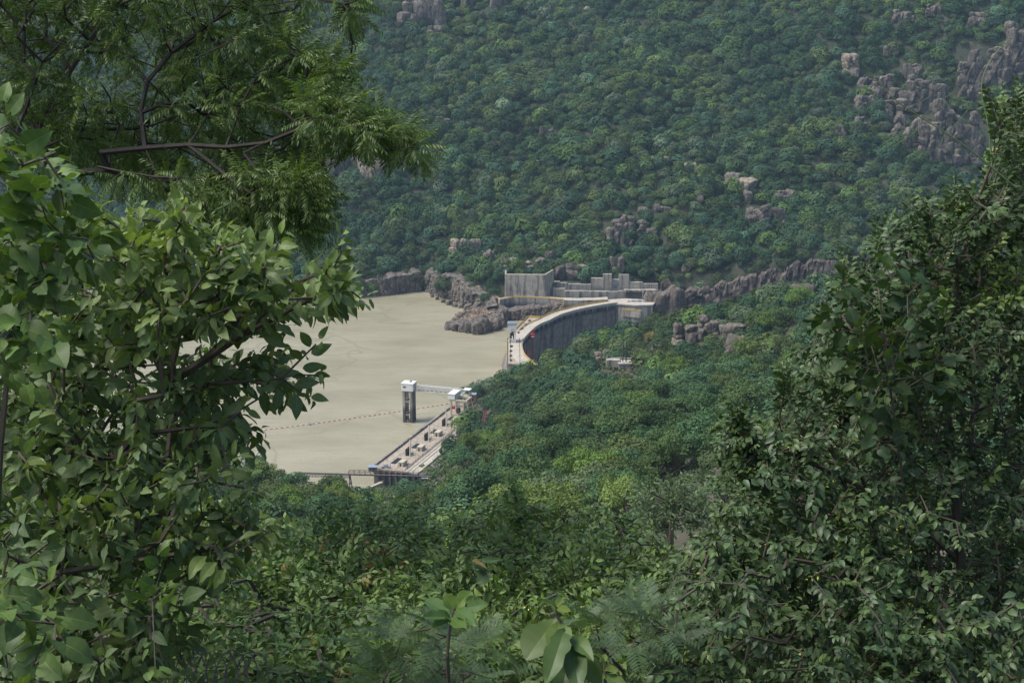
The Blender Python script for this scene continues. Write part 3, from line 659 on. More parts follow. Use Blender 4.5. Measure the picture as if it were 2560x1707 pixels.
# landmarks for telling one tree from the next
LM = [((1355, 935), 'the near end of the arch dam'), ((1500, 850), 'the foot of the dam wall'), ((1600, 830), 'the grassy patch behind the twin poles'), ((1545, 890), 'the concrete plinth with twin poles'),
      ((1738, 826), 'the granite tor'), ((1838, 880), 'the streaked rock wall'), ((2025, 735), 'the dark domed rock'), ((1455, 1000), 'the small pinkish slabs'), ((1210, 1050), 'the red inclined stairway'),
      ((1150, 1000), 'the cream gantry crane'), ((1075, 1090), 'the intake deck'), ((1040, 1185), 'the right end of the pipe bridge'), ((800, 1200), 'the left end of the pipe bridge'), ((1205, 1260), 'the dark rock in the hollow'),
      ((1750, 1230), 'the bare brown slope'), ((640, 1150), 'the edge of the broadleaf bush'), ((1000, 1300), 'the middle of the near thicket'), ((1440, 1290), 'the top of the near thicket'), ((1850, 1060), 'the leafy shoots of the glossy bush'),
      ((1990, 850), 'the upper edge of the glossy bush'), ((1310, 720), 'the big concrete wall'), ((1230, 740), 'the rocky spit'), ((1560, 570), 'the big stacked outcrop'), ((1850, 450), 'the twin round boulders'), ((1150, 640), 'the ragged pale cliff'),
      ((1500, 1080), 'the centre of the wooded hill'), ((1700, 1000), 'the upper wooded hillside'), ((1300, 1130), 'the lower wooded hillside'), ((1600, 1160), 'the slope over the near thicket'), ((900, 1250), 'the cream ledge by the water')]
ORD = ['', 'second ', 'third ', 'fourth ', 'fifth ', 'sixth ', 'seventh ', 'eighth ', 'ninth ', 'tenth ', 'eleventh ', 'twelfth ', 'thirteenth ', 'fourteenth ']
used_l = {}
idx = [i for i in np.where(own)[0]]
lm_of = {}
for i in idx:
    d = [math.hypot(A[i, 3]-p[0], (A[i, 4]-p[1])*1.2) for p, _ in LM]; j = int(np.argmin(d)); lm_of[i] = (j, d[j])
idx.sort(key=lambda i: (lm_of[i][0], lm_of[i][1]))
med = np.median(A[idx, 6])
r = np.random.default_rng(77)
for i in idx:
    x, y, z, px, py, t, rad, tone, fam = A[i]; tn = TONE[int(tone)]; j, d = lm_of[i]; P0 = LM[j][0]
    dx, dy = px-P0[0], py-P0[1]
    rel = ('above' if dy < 0 else 'below') if abs(dy) > abs(dx)*.8 else ('to the left of' if dx < 0 else 'to the right of')
    tmpl = int(r.integers(0, 9)); shape = ['round', 'flat', 'tall'][tmpl % 3]
    size = 'big' if rad > med*1.18 else ('small' if rad < med*.84 else 'middling')
    key = (size, tn, shape, rel, j); n = used_l.get(key, 0); used_l[key] = n+1
    lb = f"{ORD[min(n, 13)]}{size} {tn} {shape} tree {rel} {LM[j][1]}".replace('the middle of ', '').replace('to the left', 'left').replace('to the right', 'right')
    o = thing('woodland_tree', lb, 'tree', (x, y, z+rad*.55), r.uniform(0, 6.28), 'separate trees on the wooded slopes')
    sc = rad*np.array([r.uniform(.9, 1.15), r.uniform(.9, 1.15), r.uniform(.85, 1.15)])*1.08; o.scale = tuple(sc)
    c = link('crown', NEAR_T[tmpl][0], None, o); b_ = np.array(PAL[tn])*r.uniform(.75, 1.2); c.color = (*b_, 1)
    link('trunk', NEAR_T[tmpl][1], None, o)
# the rest of the wood as one mass
Vs, Fs, Ts, off = [], [], [], 0
r = np.random.default_rng(5)
for i in np.where(~own)[0]:
    x, y, z, px, py, t, rad, tone, fam = A[i]
    if fam == 0 and hid[i] and t < 170: continue
    V, F, T = FAR_T[int(r.integers(0, 12))]
    if hid[i] and fam == 0: V = V[:600]; F = F[:150]; T = T[:150]
    a = r.uniform(0, 6.28); ca, sa = math.cos(a), math.sin(a); s = rad*1.1*np.array([r.uniform(.9, 1.15), r.uniform(.9, 1.15), r.uniform(.85, 1.2)])
    W = np.stack([(V[:, 0]*ca-V[:, 1]*sa)*s[0]+x, (V[:, 0]*sa+V[:, 1]*ca)*s[1]+y, V[:, 2]*s[2]+z+rad*.5], -1)
    Vs.append(W); Fs.append(F+off); off += len(W); Ts.append(T*np.array(PAL[TONE[int(tone)]])*np.exp(r.normal(-.04, .2)))
o = link('forest', mesh_from('forest', np.concatenate(Vs), [np.concatenate(Fs)], np.concatenate(Ts)), M['forest'])
tag(o, None, None, None, 'stuff'); print('forest faces', off//4)
# undergrowth: low scrub between the trees
def scrub(name, x, y, z, size, seed, tones, nf=26):
    r = np.random.default_rng(seed); n = len(x); T0 = []
    P = np.repeat(np.stack([x, y, z], -1), nf, 0); s = np.repeat(size, nf); m = len(P)
    D = r.normal(size=(m, 3)); D[:, 2] = np.abs(D[:, 2]); D /= np.linalg.norm(D, axis=1, keepdims=True)
    P = P+D*(s*r.uniform(.5, 1.1, m))[:, None]*np.array([1, 1, .8]); Nn = D+r.normal(size=(m, 3))*.6; Nn /= np.linalg.norm(Nn, axis=1, keepdims=True)
    X = np.cross(Nn, r.normal(size=(m, 3))); X /= np.linalg.norm(X, axis=1, keepdims=True); Y = np.cross(Nn, X); k = (s*.26*r.uniform(.6, 1.4, m))[:, None]
    V = np.stack([P-X*k, P+Y*k*.8, P+X*k*r.uniform(.5, 1, (m, 1)), P-Y*k*.7], 1).reshape(-1, 3)
    T = np.repeat(np.array(tones)[r.integers(0, len(tones), n)], nf, 0)*r.uniform(.7, 1.25, (m, 1))
    o = link(name, mesh_from(name, V, [np.arange(m*4).reshape(-1, 4)], T), M['under']); return tag(o, None, None, None, 'stuff')
tn = [PAL[k] for k in ('dark green', 'mid green', 'olive', 'grey green', 'mid green')]
x, y, z, px, py, t = scatter((-560, 620), (1035, 1560), z_far, 5.5, 21); r = np.random.default_rng(3)
k = (off_rocks(x, y, -2)|(r.random(len(x)) < .1)) & ~((px > 1235) & (px < 1655) & (py > 690)); scrub('far_undergrowth', x[k], y[k], z[k], np.exp(r.normal(.2, .35, k.sum())), 22, [PAL['dark green'], (.5, .6, .5)], 14)
x, y, z, px, py, t = scatter((-330, 420), (60, 880), z_near, 4.2, 31, keepz=1.); r = np.random.default_rng(4)
dkx = (x+68.3)*.942+(y-664)*-.336; dka = (x+68.3)*.336+(y-664)*.942
k = ~((dkx > -24) & (dkx < 26) & (dka > -60) & (dka < 130)) & off_rocks(x, y, -2) & ~((np.hypot(x-12, y-860) < 24) & (x < 20)) & ~((px > 1575) & (px < 1665) & (py > 800) & (py < 860) & (r.random(len(x)) < .8)) & ~((px > 1630) & (px < 1900) & (py > 1150) & (py < 1400) & (t < 340) & (r.random(len(x)) < .6))
scrub('near_undergrowth', x[k], y[k], z[k], np.exp(r.normal(.35, .4, k.sum())), 32, tn, 60)
# ------------------------------------------------------------------ the arch dam
ZC = CREST
def z3(x, y): return 1230+x/5.227, 640+y/5.227
def z6(x, y): return 900+x/5.227, 930+y/5.227
def z7(x, y): return 1100+x/6.273, 680+y/6.273
def wpt(p, z): return atz(p[0], p[1], z)
def smooth(P, n, it=3):
    P = np.asarray(P, float); s = np.r_[0, np.cumsum(np.linalg.norm(np.diff(P, axis=0), axis=1))]
    S = np.linspace(0, s[-1], n); Q = np.stack([np.interp(S, s, P[:, k]) for k in range(P.shape[1])], -1)
    for _ in range(it*n//12):
        Q[1:-1] = (Q[:-2]+2*Q[1:-1]+Q[2:])/4
    return Q
down_px = [z7(1720, 1600), z7(1600, 1500), z7(1490, 1440), z7(1380, 1370), z7(1320, 1300), z7(1290, 1220), z7(1280, 1160), z7(1290, 1100), z7(1320, 1040), z7(1360, 1000), z7(1460, 900), z7(1600, 800), z3(700, 880), z3(800, 820), z3(900, 770), z3(1040, 730), z3(1200, 690), z3(1420, 650), z3(1640, 618)]
DN = smooth([wpt(p, ZC)[:2] for p in down_px], 120, 2)
TG = np.gradient(DN, axis=0); TG /= np.linalg.norm(TG, axis=1, keepdims=True); NRM = np.stack([TG[:, 1], -TG[:, 0]], -1)   # towards the gorge
def strip(A, B, za, zb):
    A = np.asarray(A); B = np.asarray(B); n = len(A)
    V = np.concatenate([np.c_[A, np.full(n, za)], np.c_[B, np.full(n, zb)]]); i = np.arange(n-1); return V, np.stack([i, i+1, i+1+n, i+n], -1)
def loft(rings):
    """rings: list of (xy offset from DN, z) -> closed sweep along the crest"""
    mb = MB(); n = len(DN); K = len(rings); V = np.concatenate([np.c_[DN+NRM*o, np.full(n, z)] for o, z in rings])
    for k in range(K):
        k2 = (k+1) % K; i = np.arange(n-1); mb_f = np.stack([i+k*n, i+1+k*n, i+1+k2*n, i+k2*n], -1)
        mb.F.append(mb_f); mb.T.append(np.ones((len(mb_f), 3)))
    mb.F.append(np.array([[k*n for k in range(K)]])); mb.T.append(np.ones((1, 3))); mb.F.append(np.array([[k*n+n-1 for k in range(K)][::-1]])); mb.T.append(np.ones((1, 3)))
    mb.V.append(V); mb.n = len(V); return mb
dam = thing('arch_dam', 'curved concrete arch dam with pale roadway and dark stained downstream face', 'dam', (DN[60][0], DN[60][1], 0))
def under(o): o.matrix_parent_inverse = Matrix.Translation(-o.parent.location); return o
prof = [(-.9, ZC-4.3)]
for q in np.linspace(0, 1, 12): prof.append((-.5-1.5*q-9*q*q, ZC-4.3-62*q))
prof += [(-34, ZC-66), (-10, ZC-4.3)]
under(loft(prof).build('wall', M['damface'], dam))
under(loft([(-8.2, ZC-.9), (-8.2, ZC), (0, ZC), (.25, ZC), (.25, ZC-1.1), (-.6, ZC-1.1)]).build('roadway', M['deck'], dam))
under(loft([(-1.9, ZC-4.3), (-8.2, ZC-4.3), (-8.2, ZC-.9), (-1.9, ZC-.9)]).build('gallery_wall', M['concdark'], dam))
under(loft([(-1.8, ZC-4.6), (-1.8, ZC-4.25), (-.1, ZC-4.25), (-.1, ZC-4.9), (-.6, ZC-4.9)]).build('ledge', M['concdark'], dam))
S = np.r_[0, np.cumsum(np.linalg.norm(np.diff(DN, axis=0), axis=1))]; LEN = S[-1]; print('dam length', LEN)
def crest_at(s, off=0.):
    p = np.array([np.interp(s, S, DN[:, 0]), np.interp(s, S, DN[:, 1])]); n = np.array([np.interp(s, S, NRM[:, 0]), np.interp(s, S, NRM[:, 1])]); n /= np.linalg.norm(n)
    return p+n*off, n
r = np.random.default_rng(9)
for s in np.arange(22, LEN-2, 6.6):
    p, n = crest_at(s, -.85); a = math.atan2(n[1], n[0]); mb = MB(); mb.box((p[0], p[1], ZC-2.65), (1.7, .8, 3.2), a); under(mb.build('pier', M['concdark'], dam))
under(loft([(-.15, ZC+.004), (-.15, ZC+.9), (.22, ZC+.9), (.22, ZC+.004)]).build('parapet', M['cream'], dam))
def rail(name, pts, z, mname, parent, h=1.1, post=2.5, r_=.07, mid=True, solid=0.):
    pts = np.asarray(pts, float); z = np.broadcast_to(z, (len(pts),)); P = np.c_[pts, z]
    s = np.r_[0, np.cumsum(np.linalg.norm(np.diff(P, axis=0), axis=1))]; n = max(2, int(s[-1]/post)+1); q = np.linspace(0, s[-1], n); Q = np.stack([np.interp(q, s, P[:, k]) for k in range(3)], -1)
    mb = MB(); mb.segs(Q, Q+[0, 0, h], r_, r_, 4)
    for hh in ((h, h*.5) if mid else (h,)): mb.segs(P[:-1]+[0, 0, hh], P[1:]+[0, 0, hh], r_*1.2, r_*1.2, 4)
    if solid:
        n2 = len(P); V = np.concatenate([P+[0, 0, .1], P+[0, 0, solid]]); i = np.arange(n2-1); F = np.stack([i, i+1, i+1+n2, i+n2], -1); V2 = np.concatenate([V, V+[.05, .05, 0]]); mb.add(V2, np.concatenate([F, F[:, ::-1]+2*n2]))
    o = mb.build(name, M[mname], parent);
    return under(o) if parent is not None else o
# yellow handrail of the downstream side near the viewer, and of the upstream side
rail('railing', [DN[i]+NRM[i]*-.4 for i in range(0, 48)], ZC, 'yellow', dam, 1.1, 2.2, .09, True, .5)
rail('railing', [DN[i]+NRM[i]*-8.1 for i in range(58, 118)], ZC, 'yellow', dam, 1.2, 2.2, .1, True, .7)
# gate platform on the reservoir side
pl = [z7(1045, 1432), z7(1050, 1060), z7(1210, 880), z7(1380, 712), z7(1570, 722)]
PL = [wpt(p, ZC)[:2] for p in pl]
inner = [DN[i]+NRM[i]*-8.15 for i in range(66, 6, -3)]
k0 = [i for i in range(len(inner)) if inner[i][1] > PL[0][1]-2]
poly = [PL[0], PL[1], PL[2], PL[3], PL[4]]+[inner[i] for i in k0 if inner[i][1] < PL[4][1]]+[np.array([DN[20][0]-6, PL[0][1]-1])]
def prism(name, xy, z0, z1, m, parent=None, m2=None):
    n = len(xy); V = np.concatenate([np.c_[np.array(xy), np.full(n, z0)], np.c_[np.array(xy), np.full(n, z1)]]); i = np.arange(n); j = (i+1) % n
    mb = MB(); mb.V.append(V); mb.n = 2*n; mb.F += [np.stack([i, j, j+n, i+n], -1), np.array([list(range(n, 2*n))]), np.array([list(range(n))[::-1]])]; mb.T += [np.ones((n, 3)), np.ones((1, 3)), np.ones((1, 3))]
    o = mb.build(name, M[m], parent); return under(o) if parent is not None else o
prism('gate_platform', poly, ZC-.9, ZC-.03, 'deck2', dam)
ins = [np.array(p)*1. for p in poly]; cen = np.mean(ins, 0)
prism('platform_wall', [cen+(p-cen)*.985 for p in ins], -20, ZC-.9, 'conc', dam)
rail('railing', PL, ZC-.03, 'yellow', dam, 1.2, 2.2, .1, True, .75)
prism('crane_rail', [PL[0]+[2.2, 3], PL[0]+[2.5, 3], PL[1]+[2.5, 0], PL[1]+[2.2, 0]], ZC-.03, ZC+.12, 'steel', dam)
prism('crane_rail', [PL[0]+[8.0, 3], PL[0]+[8.3, 3], PL[1]+[8.3, 4], PL[1]+[8.0, 4]], ZC-.03, ZC+.12, 'steel', dam)
# dark ragged covers over the gate shafts
COV = [(1110, 1383, 9.5), (1112, 1312, 9.5), (1115, 1240, 10.5), (1120, 1165, 11.5), (1232, 950, 8.5), (1285, 888, 10), (1345, 826, 10), (1405, 765, 10)]
ORDC = ['nearest the trees', 'second from the trees', 'third from the trees', 'just in front of the white gantry crane', 'just behind the white gantry crane', 'second beyond the white gantry crane', 'third beyond the white gantry crane', 'farthest, in the corner of the yellow railing']
for i, (a, b_, w) in enumerate(COV):
    p = wpt(z7(a, b_), ZC); rr = w/FOC*proj(p)[2]*.42; n = 16; an = np.arange(n)/n*6.283
    q = rr*(1+.16*np.cos(an*8)+r.normal(size=n)*.06); ring = np.stack([np.cos(an)*q*.9, np.sin(an)*q*2.3], -1)
    mb = MB(); V = np.concatenate([np.c_[ring, np.full(n, 0.)], np.c_[ring*.8, np.full(n, .35)]]); j = (np.arange(n)+1) % n; k = np.arange(n)
    mb.V.append(V); mb.n = 2*n; mb.F += [np.stack([k, j, j+n, k+n], -1), np.array([list(range(n, 2*n))])]; mb.T += [np.ones((n, 3)), np.ones((1, 3))]
    o = mb.build('shaft_cover', M['black']); o.location = (p[0], p[1], ZC-.02); tag(o, f'black ragged shaft cover on the dam platform, {ORDC[i]}', 'cover', 'black shaft covers on the dam platform')
# ---- white gantry crane on the dam
g0 = wpt(z7(1130, 1105), ZC); s = proj(g0)[2]/FOC; g = thing('gantry_crane', 'tall white gantry crane with boxy cabin straddling the gate platform of the dam', 'crane', g0)
wd = 19.5*s; hh = 52*s
w2 = wd/2
for sx in (-1, 1):
    for sy in (0, 1):
        mb = MB(); mb.box((sx*(w2-.45), sy*5., hh*.29), (.75, .75, hh*.58)); mb.build('leg', M['white'], g)
    mb = MB(); mb.box((sx*(w2-.45), 2.5, .5), (.9, 6.6, .8)); mb.build('end_carriage', M['white'], g)
mb = MB(); mb.box((0, 0, hh*.16), (wd-1.6, .5, .7)); mb.build('crossbeam', M['white'], g)
mb = MB(); mb.box((0, 2.6, hh*.58+(hh*.32)/2), (wd+.6, 7.2, hh*.32)); mb.build('cabin', M['white'], g)
mb = MB(); mb.box((0, 2.6, hh*.905+.15), (wd+1., 7.7, .5)); mb.box((0, 2.6, hh*.905+.5), (wd+.2, 6.8, .3)); mb.build('roof', M['grey'], g)
mb = MB(); mb.box((.3, -1.05, hh*.66), (2.2, .1, .25)); mb.build('name_strip', M['steel'], g)
mb = MB(); mb.segs([(-.6, 1, 1.2), (.9, 2, 1.2), (0, 2, hh*.3)], [(-.6, 1, hh*.42), (.9, 2, hh*.38), (0, 2, hh*.58)], .45, .45, 6); mb.box((0, 1.8, hh*.38), (2.6, 1.5, 1.4)); mb.box((-.8, 1., hh*.2), (1.2, 1., 2.4)); mb.build('hoist', M['black'], g)
mb = MB(); mb.segs([(-w2+.6, 4., .8)], [(w2*.2, 4.5, hh*.56)], .22, .22, 5); mb.build('stairway', M['yellow'], g)
# ---- red lifts on the downstream face
def lift(px, ptop, pbot, w, lb, cab):
    p = wpt((px, ptop+14), ZC); s = proj(p)[2]/FOC; L = thing('mast_lift', lb, 'lift', (p[0], p[1], ZC))
    hh = (pbot-ptop-14)*s/CP; ww = .9; mb = MB()
    for sx in (-.5, .5):
        for sy in (-.5, .5): mb.segs([(sx*ww, sy*ww, -hh)], [(sx*ww, sy*ww, 1.)], .13, .13, 4)
    zs = np.arange(-hh, .5, 1.0)
    for z in zs: mb.box((0, -.5*ww, z), (ww, .12, .22)); mb.box((-.5*ww, 0, z), (.12, ww, .22)); mb.segs([(-.5*ww, -.5*ww, z)], [(.5*ww, -.5*ww, z+1)], .07, .07, 4)
    mb.build('mast', M['red'], L)
    if cab:
        mb = MB(); mb.box((0, -.6, -1.5), (w*s, 2.2, 2.2)); mb.box((0, -.6, 0), (w*s+.3, 2.4, .3)); mb.build('cage', M['red'], L)
        mb = MB(); mb.box((0, -1.75, -1.3), (w*s*.7, .1, .9)); mb.build('window', M['white'], L)
        mb = MB(); mb.box((.2, 0, 2.), (1.1, 1.1, 2.6)); mb.build('motor_housing', M['red'], L)
    return L
lift(1332, 821, 900, 10.5, 'red mast lift with a square cage hanging on the dark dam face', True)
L2 = thing('climbing_platform', 'short red lift frame tucked behind the yellow rail low on the dam crest', 'lift', (*wpt((1316, 878), ZC)[:2]+np.array([1.0, 0]), ZC-2))
mb = MB(); mb.box((0, 0, -1.2), (1.7, 1.6, 3.6), top=.6); mb.build('frame', M['red'], L2); mb = MB(); mb.box((0, 0, 1.6), (.5, .5, 1.6)); mb.box((0, -.2, 2.2), (1.2, .3, .15)); mb.build('mast', M['red'], L2)
# ---- abutment works at the far end
def slab(name, px0, px1, pt, pb, t, depth, m, parent=None, label=None, cat=None, grp=None, pb2=None, ry=0.):
    """upright concrete block: front face spans these pixels at distance t"""
    a = at(px0, pb, t); c = at(px1, pb, t+ry); zt = at(px0, pt, t)[2]; z0 = a[2]; d = c-a; L = math.hypot(d[0], d[1]); an = math.atan2(d[1], d[0])
    mid = (a+c)/2; mb = MB(); mb.box((0, depth/2, (zt-z0)/2), (L, depth, zt-z0)); o = mb.build(name, M[m], parent)
    if parent is None: o.location = (mid[0], mid[1], z0); o.rotation_euler = (0, 0, an)
    else: o.location = tuple(float(v) for v in (Vector((mid[0], mid[1], z0))-parent.location)); o.rotation_euler = (0, 0, an)
    return tag(o, label, cat, grp) if label else o
BW = thing('retaining_wall', 'big plain grey concrete wall with an angled right wing above the far shore', 'wall', at(1310, 745, 1041))
def wall_poly(name, pts, zt, zb, th, m, parent, batter=0.):
    """wall following plan points with sloping (battered) front"""
    P = np.array([p[:2] for p in pts]); n = len(P); zt = np.broadcast_to(zt, (n,)); zb = np.broadcast_to(zb, (n,)); T = np.gradient(P, axis=0); T /= np.linalg.norm(T, axis=1, keepdims=True); Q = np.stack([T[:, 1], -T[:, 0]], -1)
    rings = [np.c_[P+Q*batter, zb], np.c_[P, zt], np.c_[P-Q*th, zt], np.c_[P-Q*th, zb]]; V = np.concatenate(rings); mb = MB(); i = np.arange(n-1); mb.V.append(V); mb.n = 4*n
    for k in range(4):
        k2 = (k+1) % 4; f = np.stack([i+k*n, i+1+k*n, i+1+k2*n, i+k2*n], -1); mb.F.append(f); mb.T.append(np.ones((len(f), 3)))
    mb.F += [np.array([[0, n, 2*n, 3*n]]), np.array([[n-1, 4*n-1, 3*n-1, 2*n-1]])]; mb.T += [np.ones((1, 3))]*2
    o = mb.build(name, M[m], parent); return under(o) if parent is not None else o
zt = at(1262, 683, 1042)[2]; f0, f1, f2 = at(1262, 746, 1042), at(1363, 745, 1041), at(1383, 742, 1054)
wall_poly('wall', [f0, (f0+f1)/2, f1], zt, ZC-1, 1.4, 'conc', BW, .6)
wall_poly('wing_wall', [f1+[.02, .02, 0], f2], [zt-.01, zt+.9], ZC-1, 1.4, 'conc', BW, .8)
wall_poly('side_wall', [at(1262, 746, 1042)+[0.02, 16, 0], f0+[.02, .1, 0]], zt-.02, ZC-1, 1.2, 'conc', BW)
mb = MB()
for a_, c_ in ((f0, f1), (f1, f2)): mb.add(np.array([[*a_[:2], zt+.01], [*c_[:2], zt+.01+(.9 if c_ is f2 else 0)], [*(c_[:2]+[0, 1.6]), zt+.25+(.9 if c_ is f2 else 0)], [*(a_[:2]+[0, 1.6]), zt+.25]]), [[0, 1, 2, 3]])
under(mb.build('coping', M['deck2'], BW))
# curved upstream wall with the yellow railing
cu = [(1238, 744), (1250, 750), (1284, 744), (1330, 745), (1375, 747), (1408, 750)]
CU = [wpt(p, ZC) for p in cu]
UWL = thing('curved_wall', 'long curved wall with black streaks and yellow railing on top, over the dark rock face', 'wall', (CU[2][0], CU[2][1], 0))
wall_poly('wall', CU, ZC, 2, 3., 'concdark', UWL, 1.)
prism('walkway', [p[:2] for p in CU]+[p[:2]+[0, 7] for p in CU[::-1]], ZC-.6, ZC+.02, 'deck2', UWL)
rail('railing', [p[:2] for p in CU], ZC+.02, 'yellow', UWL, 1.1, 2.4, .09, True, .6)
rail('railing', [wpt((1409, 751), ZC)[:2], wpt((1407, 771), ZC-.1)[:2]], ZC, 'yellow', UWL, 1.1, 2.4, .09)
cu2 = [(1408, 750), (1445, 751), (1490, 750), (1520, 748)]
UW2 = thing('curved_wall', 'lower grey wall joining the curved wall to the end of the dam roadway', 'wall', (*wpt((1450, 750), ZC)[:2], 0))
wall_poly('wall', [wpt(p, ZC)+[0, .3, 0] for p in cu2], ZC-.1, 0, 2., 'concdark', UW2, .5)
prism('walkway', [wpt(p, ZC)[:2]+[0, .3] for p in cu2]+[wpt(p, ZC)[:2]+[0, 8] for p in cu2[::-1]], ZC-.7, ZC-.08, 'deck', UW2)
# stepped walls of the old plant
SW = thing('stepped_walls', 'stepped and stained concrete foundation walls of the old plant beyond the dam', 'wall', at(1500, 745, 1042))
BLK = [(1386, 1400, 703, 727, 1080), (1400, 1420, 706, 727, 1079.5), (1420, 1452, 709, 729, 1079), (1452, 1478, 710, 731, 1078.5), (1477.5, 1507.5, 694, 722, 1078), (1507, 1529, 683, 729, 1076.5), (1528.5, 1547, 697, 729, 1077.5), (1546.5, 1572, 684.5, 724, 1076), (1571.5, 1606, 704, 730, 1077), (1605.5, 1645, 708, 731, 1078),
       (1383, 1412, 720, 747, 1073), (1411, 1419, 726, 749, 1070), (1418.5, 1448, 726, 749, 1069), (1447.5, 1470, 726, 749, 1071), (1469.5, 1500, 727, 749, 1070.5), (1499.5, 1522, 727.5, 749, 1072), (1521.5, 1545, 728, 749, 1071.5), (1544.5, 1561, 726, 750, 1069.5)]
r = np.random.default_rng(31)
for (a, b_, c_, d_, t) in BLK:
    o = slab('foundation_block', a, b_, c_, d_, t-26, 1.8+r.uniform(0, 1), 'conc', SW)
    px = r.uniform(a+2, b_-2)
slab('lintel', 1561, 1640, 725, 729.5, 1046, 4, 'conc', SW); slab('bay_wall', 1562, 1640, 729, 752, 1051, 2, 'damface', SW)
for q in (1563, 1606): slab('pillar', q, q+2.2, 729.5, 752, 1046.4, 1.5, 'conc', SW)
for (a, b_, c_, d_) in [(1412, 1418, 727.5, 728.5), (1390, 1396, 711, 716), (1495, 1505, 716, 727), (1531, 1546, 703, 713), (1531, 1546, 722, 730)]: slab('recess', a, b_, c_, d_, 1041.5 if c_ > 727 else 1049.5, .4, 'grey', SW)
# rubble stored in the bays
for i, (px, w) in enumerate([(1572, 8), (1582, 10), (1590, 7), (1598, 12), (1612, 13), (1626, 9), (1634, 8)]):
    r = np.random.default_rng(400+i); p = atz(px, 754, ZC); s = proj(p)[2]/FOC*w; mb = MB(); rock_at(mb, r, (0, 0, .5), (s, s*.8, s*.45), k=2); o = mb.build('concrete_lump', M['grey']); o.location = tuple(float(v) for v in p)
    tag(o, ['grey lump at the left end of the open bay behind the dam', 'second grey lump from the left in the open bay', 'small grey lump before the middle of the open bay', 'broad grey lump just left of the bay pillar', 'broadest grey lump, just right of the bay pillar', 'grey lump second from the right end of the open bay', 'grey lump at the right end of the open bay'][i], 'rubble', 'grey lumps stored in the open bay')
# platform at the end of the roadway, wall and ledge beneath it
apx = [(1519, 749), (1542, 759.5), (1590, 763), (1632, 762), (1641, 753), (1600, 748), (1560, 746)]
AP = thing('abutment', 'pale paved platform with a walled ledge and yellow railing at the end of the dam', 'platform', (*wpt((1590, 762), ZC)[:2], 0))
prism('platform', [wpt(p, ZC)[:2] for p in apx], ZC-.8, ZC+.02, 'deck', AP)
fr = [wpt((1546, 759.5), ZC)+[0, .4, 0], wpt((1590, 763), ZC)+[0, .3, 0], wpt((1632, 762), ZC)+[0, .3, 0]]
wall_poly('wall', fr, ZC-.8, ZC-17, 2, 'conc', AP, .5)
lf = [wpt((1555, 775), ZC-4.3), wpt((1602, 779), ZC-4.3)]
wall_poly('ledge_wall', lf, ZC-4.3, ZC-9, 4, 'conc', AP, .3); rail('railing', [p[:2] for p in lf], ZC-4.3, 'yellow', AP, 1.1, 2.2, .09, True, .6)
p0, p1 = wpt((1566, 773), ZC-4.3), wpt((1584, 761), ZC-.5); mb = MB(); mb.segs([p0+[0, -.8, .2]], [p1+[0, -.8, -.2]], .45, .45, 4); under(mb.build('stairway', M['conc'], AP))
wall_poly('dam_end_wall', [wpt((1543, 759), ZC)+[-.5, .2, 0], wpt((1556, 760), ZC)+[.5, 2.2, 0]], ZC-1, ZC-36, 6, 'damface', AP, 1.)
wall_poly('stair_wall', [at(1604, 765, 1056), at(1634, 762, 1058)], ZC-.5, ZC-14, 4, 'conc', AP, .3)
# ------------------------------------------------------------------ poles and plinth on the hill
def pole(name, lb, cat, px, py0, py1, t, r_, m, arms=(), grp=None):
    b_ = at(px, py1, t); h = (py1-py0)/FOC*t/CP; o = thing(name, lb, cat, b_, 0, grp); mb = MB(); mb.segs([(0, 0, -3)], [(0, 0, h)], r_, r_*.7, 7); mb.build('post', M[m], o)
    for (z, w) in arms:
        mb = MB(); mb.box((0, 0, h*z), (w, .16, .16));
        for q in (-.45, 0, .45): mb.segs([(w*q, 0, h*z)], [(w*q, 0, h*z+.5)], .09, .06, 5)
        mb.build('crossarm', M['steel'], o)
    return o
o = pole('power_pole', 'slim grey power pole standing in front of the dark gorge cliff', 'pole', 1627, 801, 850, 850, .26, 'steel', [(.99, 1.1)], 'wooden power poles')
o = pole('power_pole', 'left black pole of the pair at the near end of the arch dam', 'pole', 1340, 919, 952, 800, .24, 'black', [(.97, 1.)], 'wooden power poles')
o = pole('power_pole', 'right black pole of the pair at the near end of the arch dam', 'pole', 1346, 906, 948, 800, .24, 'black', [(.97, 1.2)], 'wooden power poles')
o = pole('power_pole', 'black pole behind the pair, against the end of the dam parapet', 'pole', 1353, 908, 940, 812, .22, 'black', [], 'wooden power poles')
o = pole('power_pole', 'dark pole at the edge of the trees beside the intake deck', 'pole', 1130, 1056, 1092, 745, .2, 'rust', [], 'wooden power poles')
b_ = hit_ground(1562, 922, 500, 850, z_near); PLT = float(proj(b_)[2]); b_ = at(1562, 906, PLT); PT = thing('twin_pole_stand', 'pair of grey poles with crossbar standing on a square concrete plinth in the trees', 'power poles', b_)
s = PLT/FOC
for q in (1557, 1565): mb = MB(); x0 = (q-1562)*s; mb.segs([(x0, 0, 0)], [(x0, 0, 53*s/CP)], .32, .25, 7); mb.build('pole', M['steel'], PT)
mb = MB(); mb.box((-.1, 0, 51*s), (13*s, .2, .22)); mb.box((-.1, 0, 40*s), (9*s, .14, .14)); mb.build('crossbar', M['steel'], PT)
for q in (-5.5, 0, 5): mb = MB(); mb.segs([(q*s, 0, 51*s)], [(q*s, 0, 51*s+.7)], .12, .08, 6); mb.build('insulator', M['white'], PT)
mb = MB(); mb.box((0, 1.4, -.3), (33*s, 6.4, .6)); mb.build('plinth_top', M['deck'], PT); mb = MB(); mb.box((0, 1.4, -3.2), (30*s, 5.8, 5.2)); mb.build('plinth', M['concdark'], PT); mb = MB(); mb.box((-.3, .2, .3), (12*s, 1.6, .5)); mb.build('transformer_base', M['white'], PT)
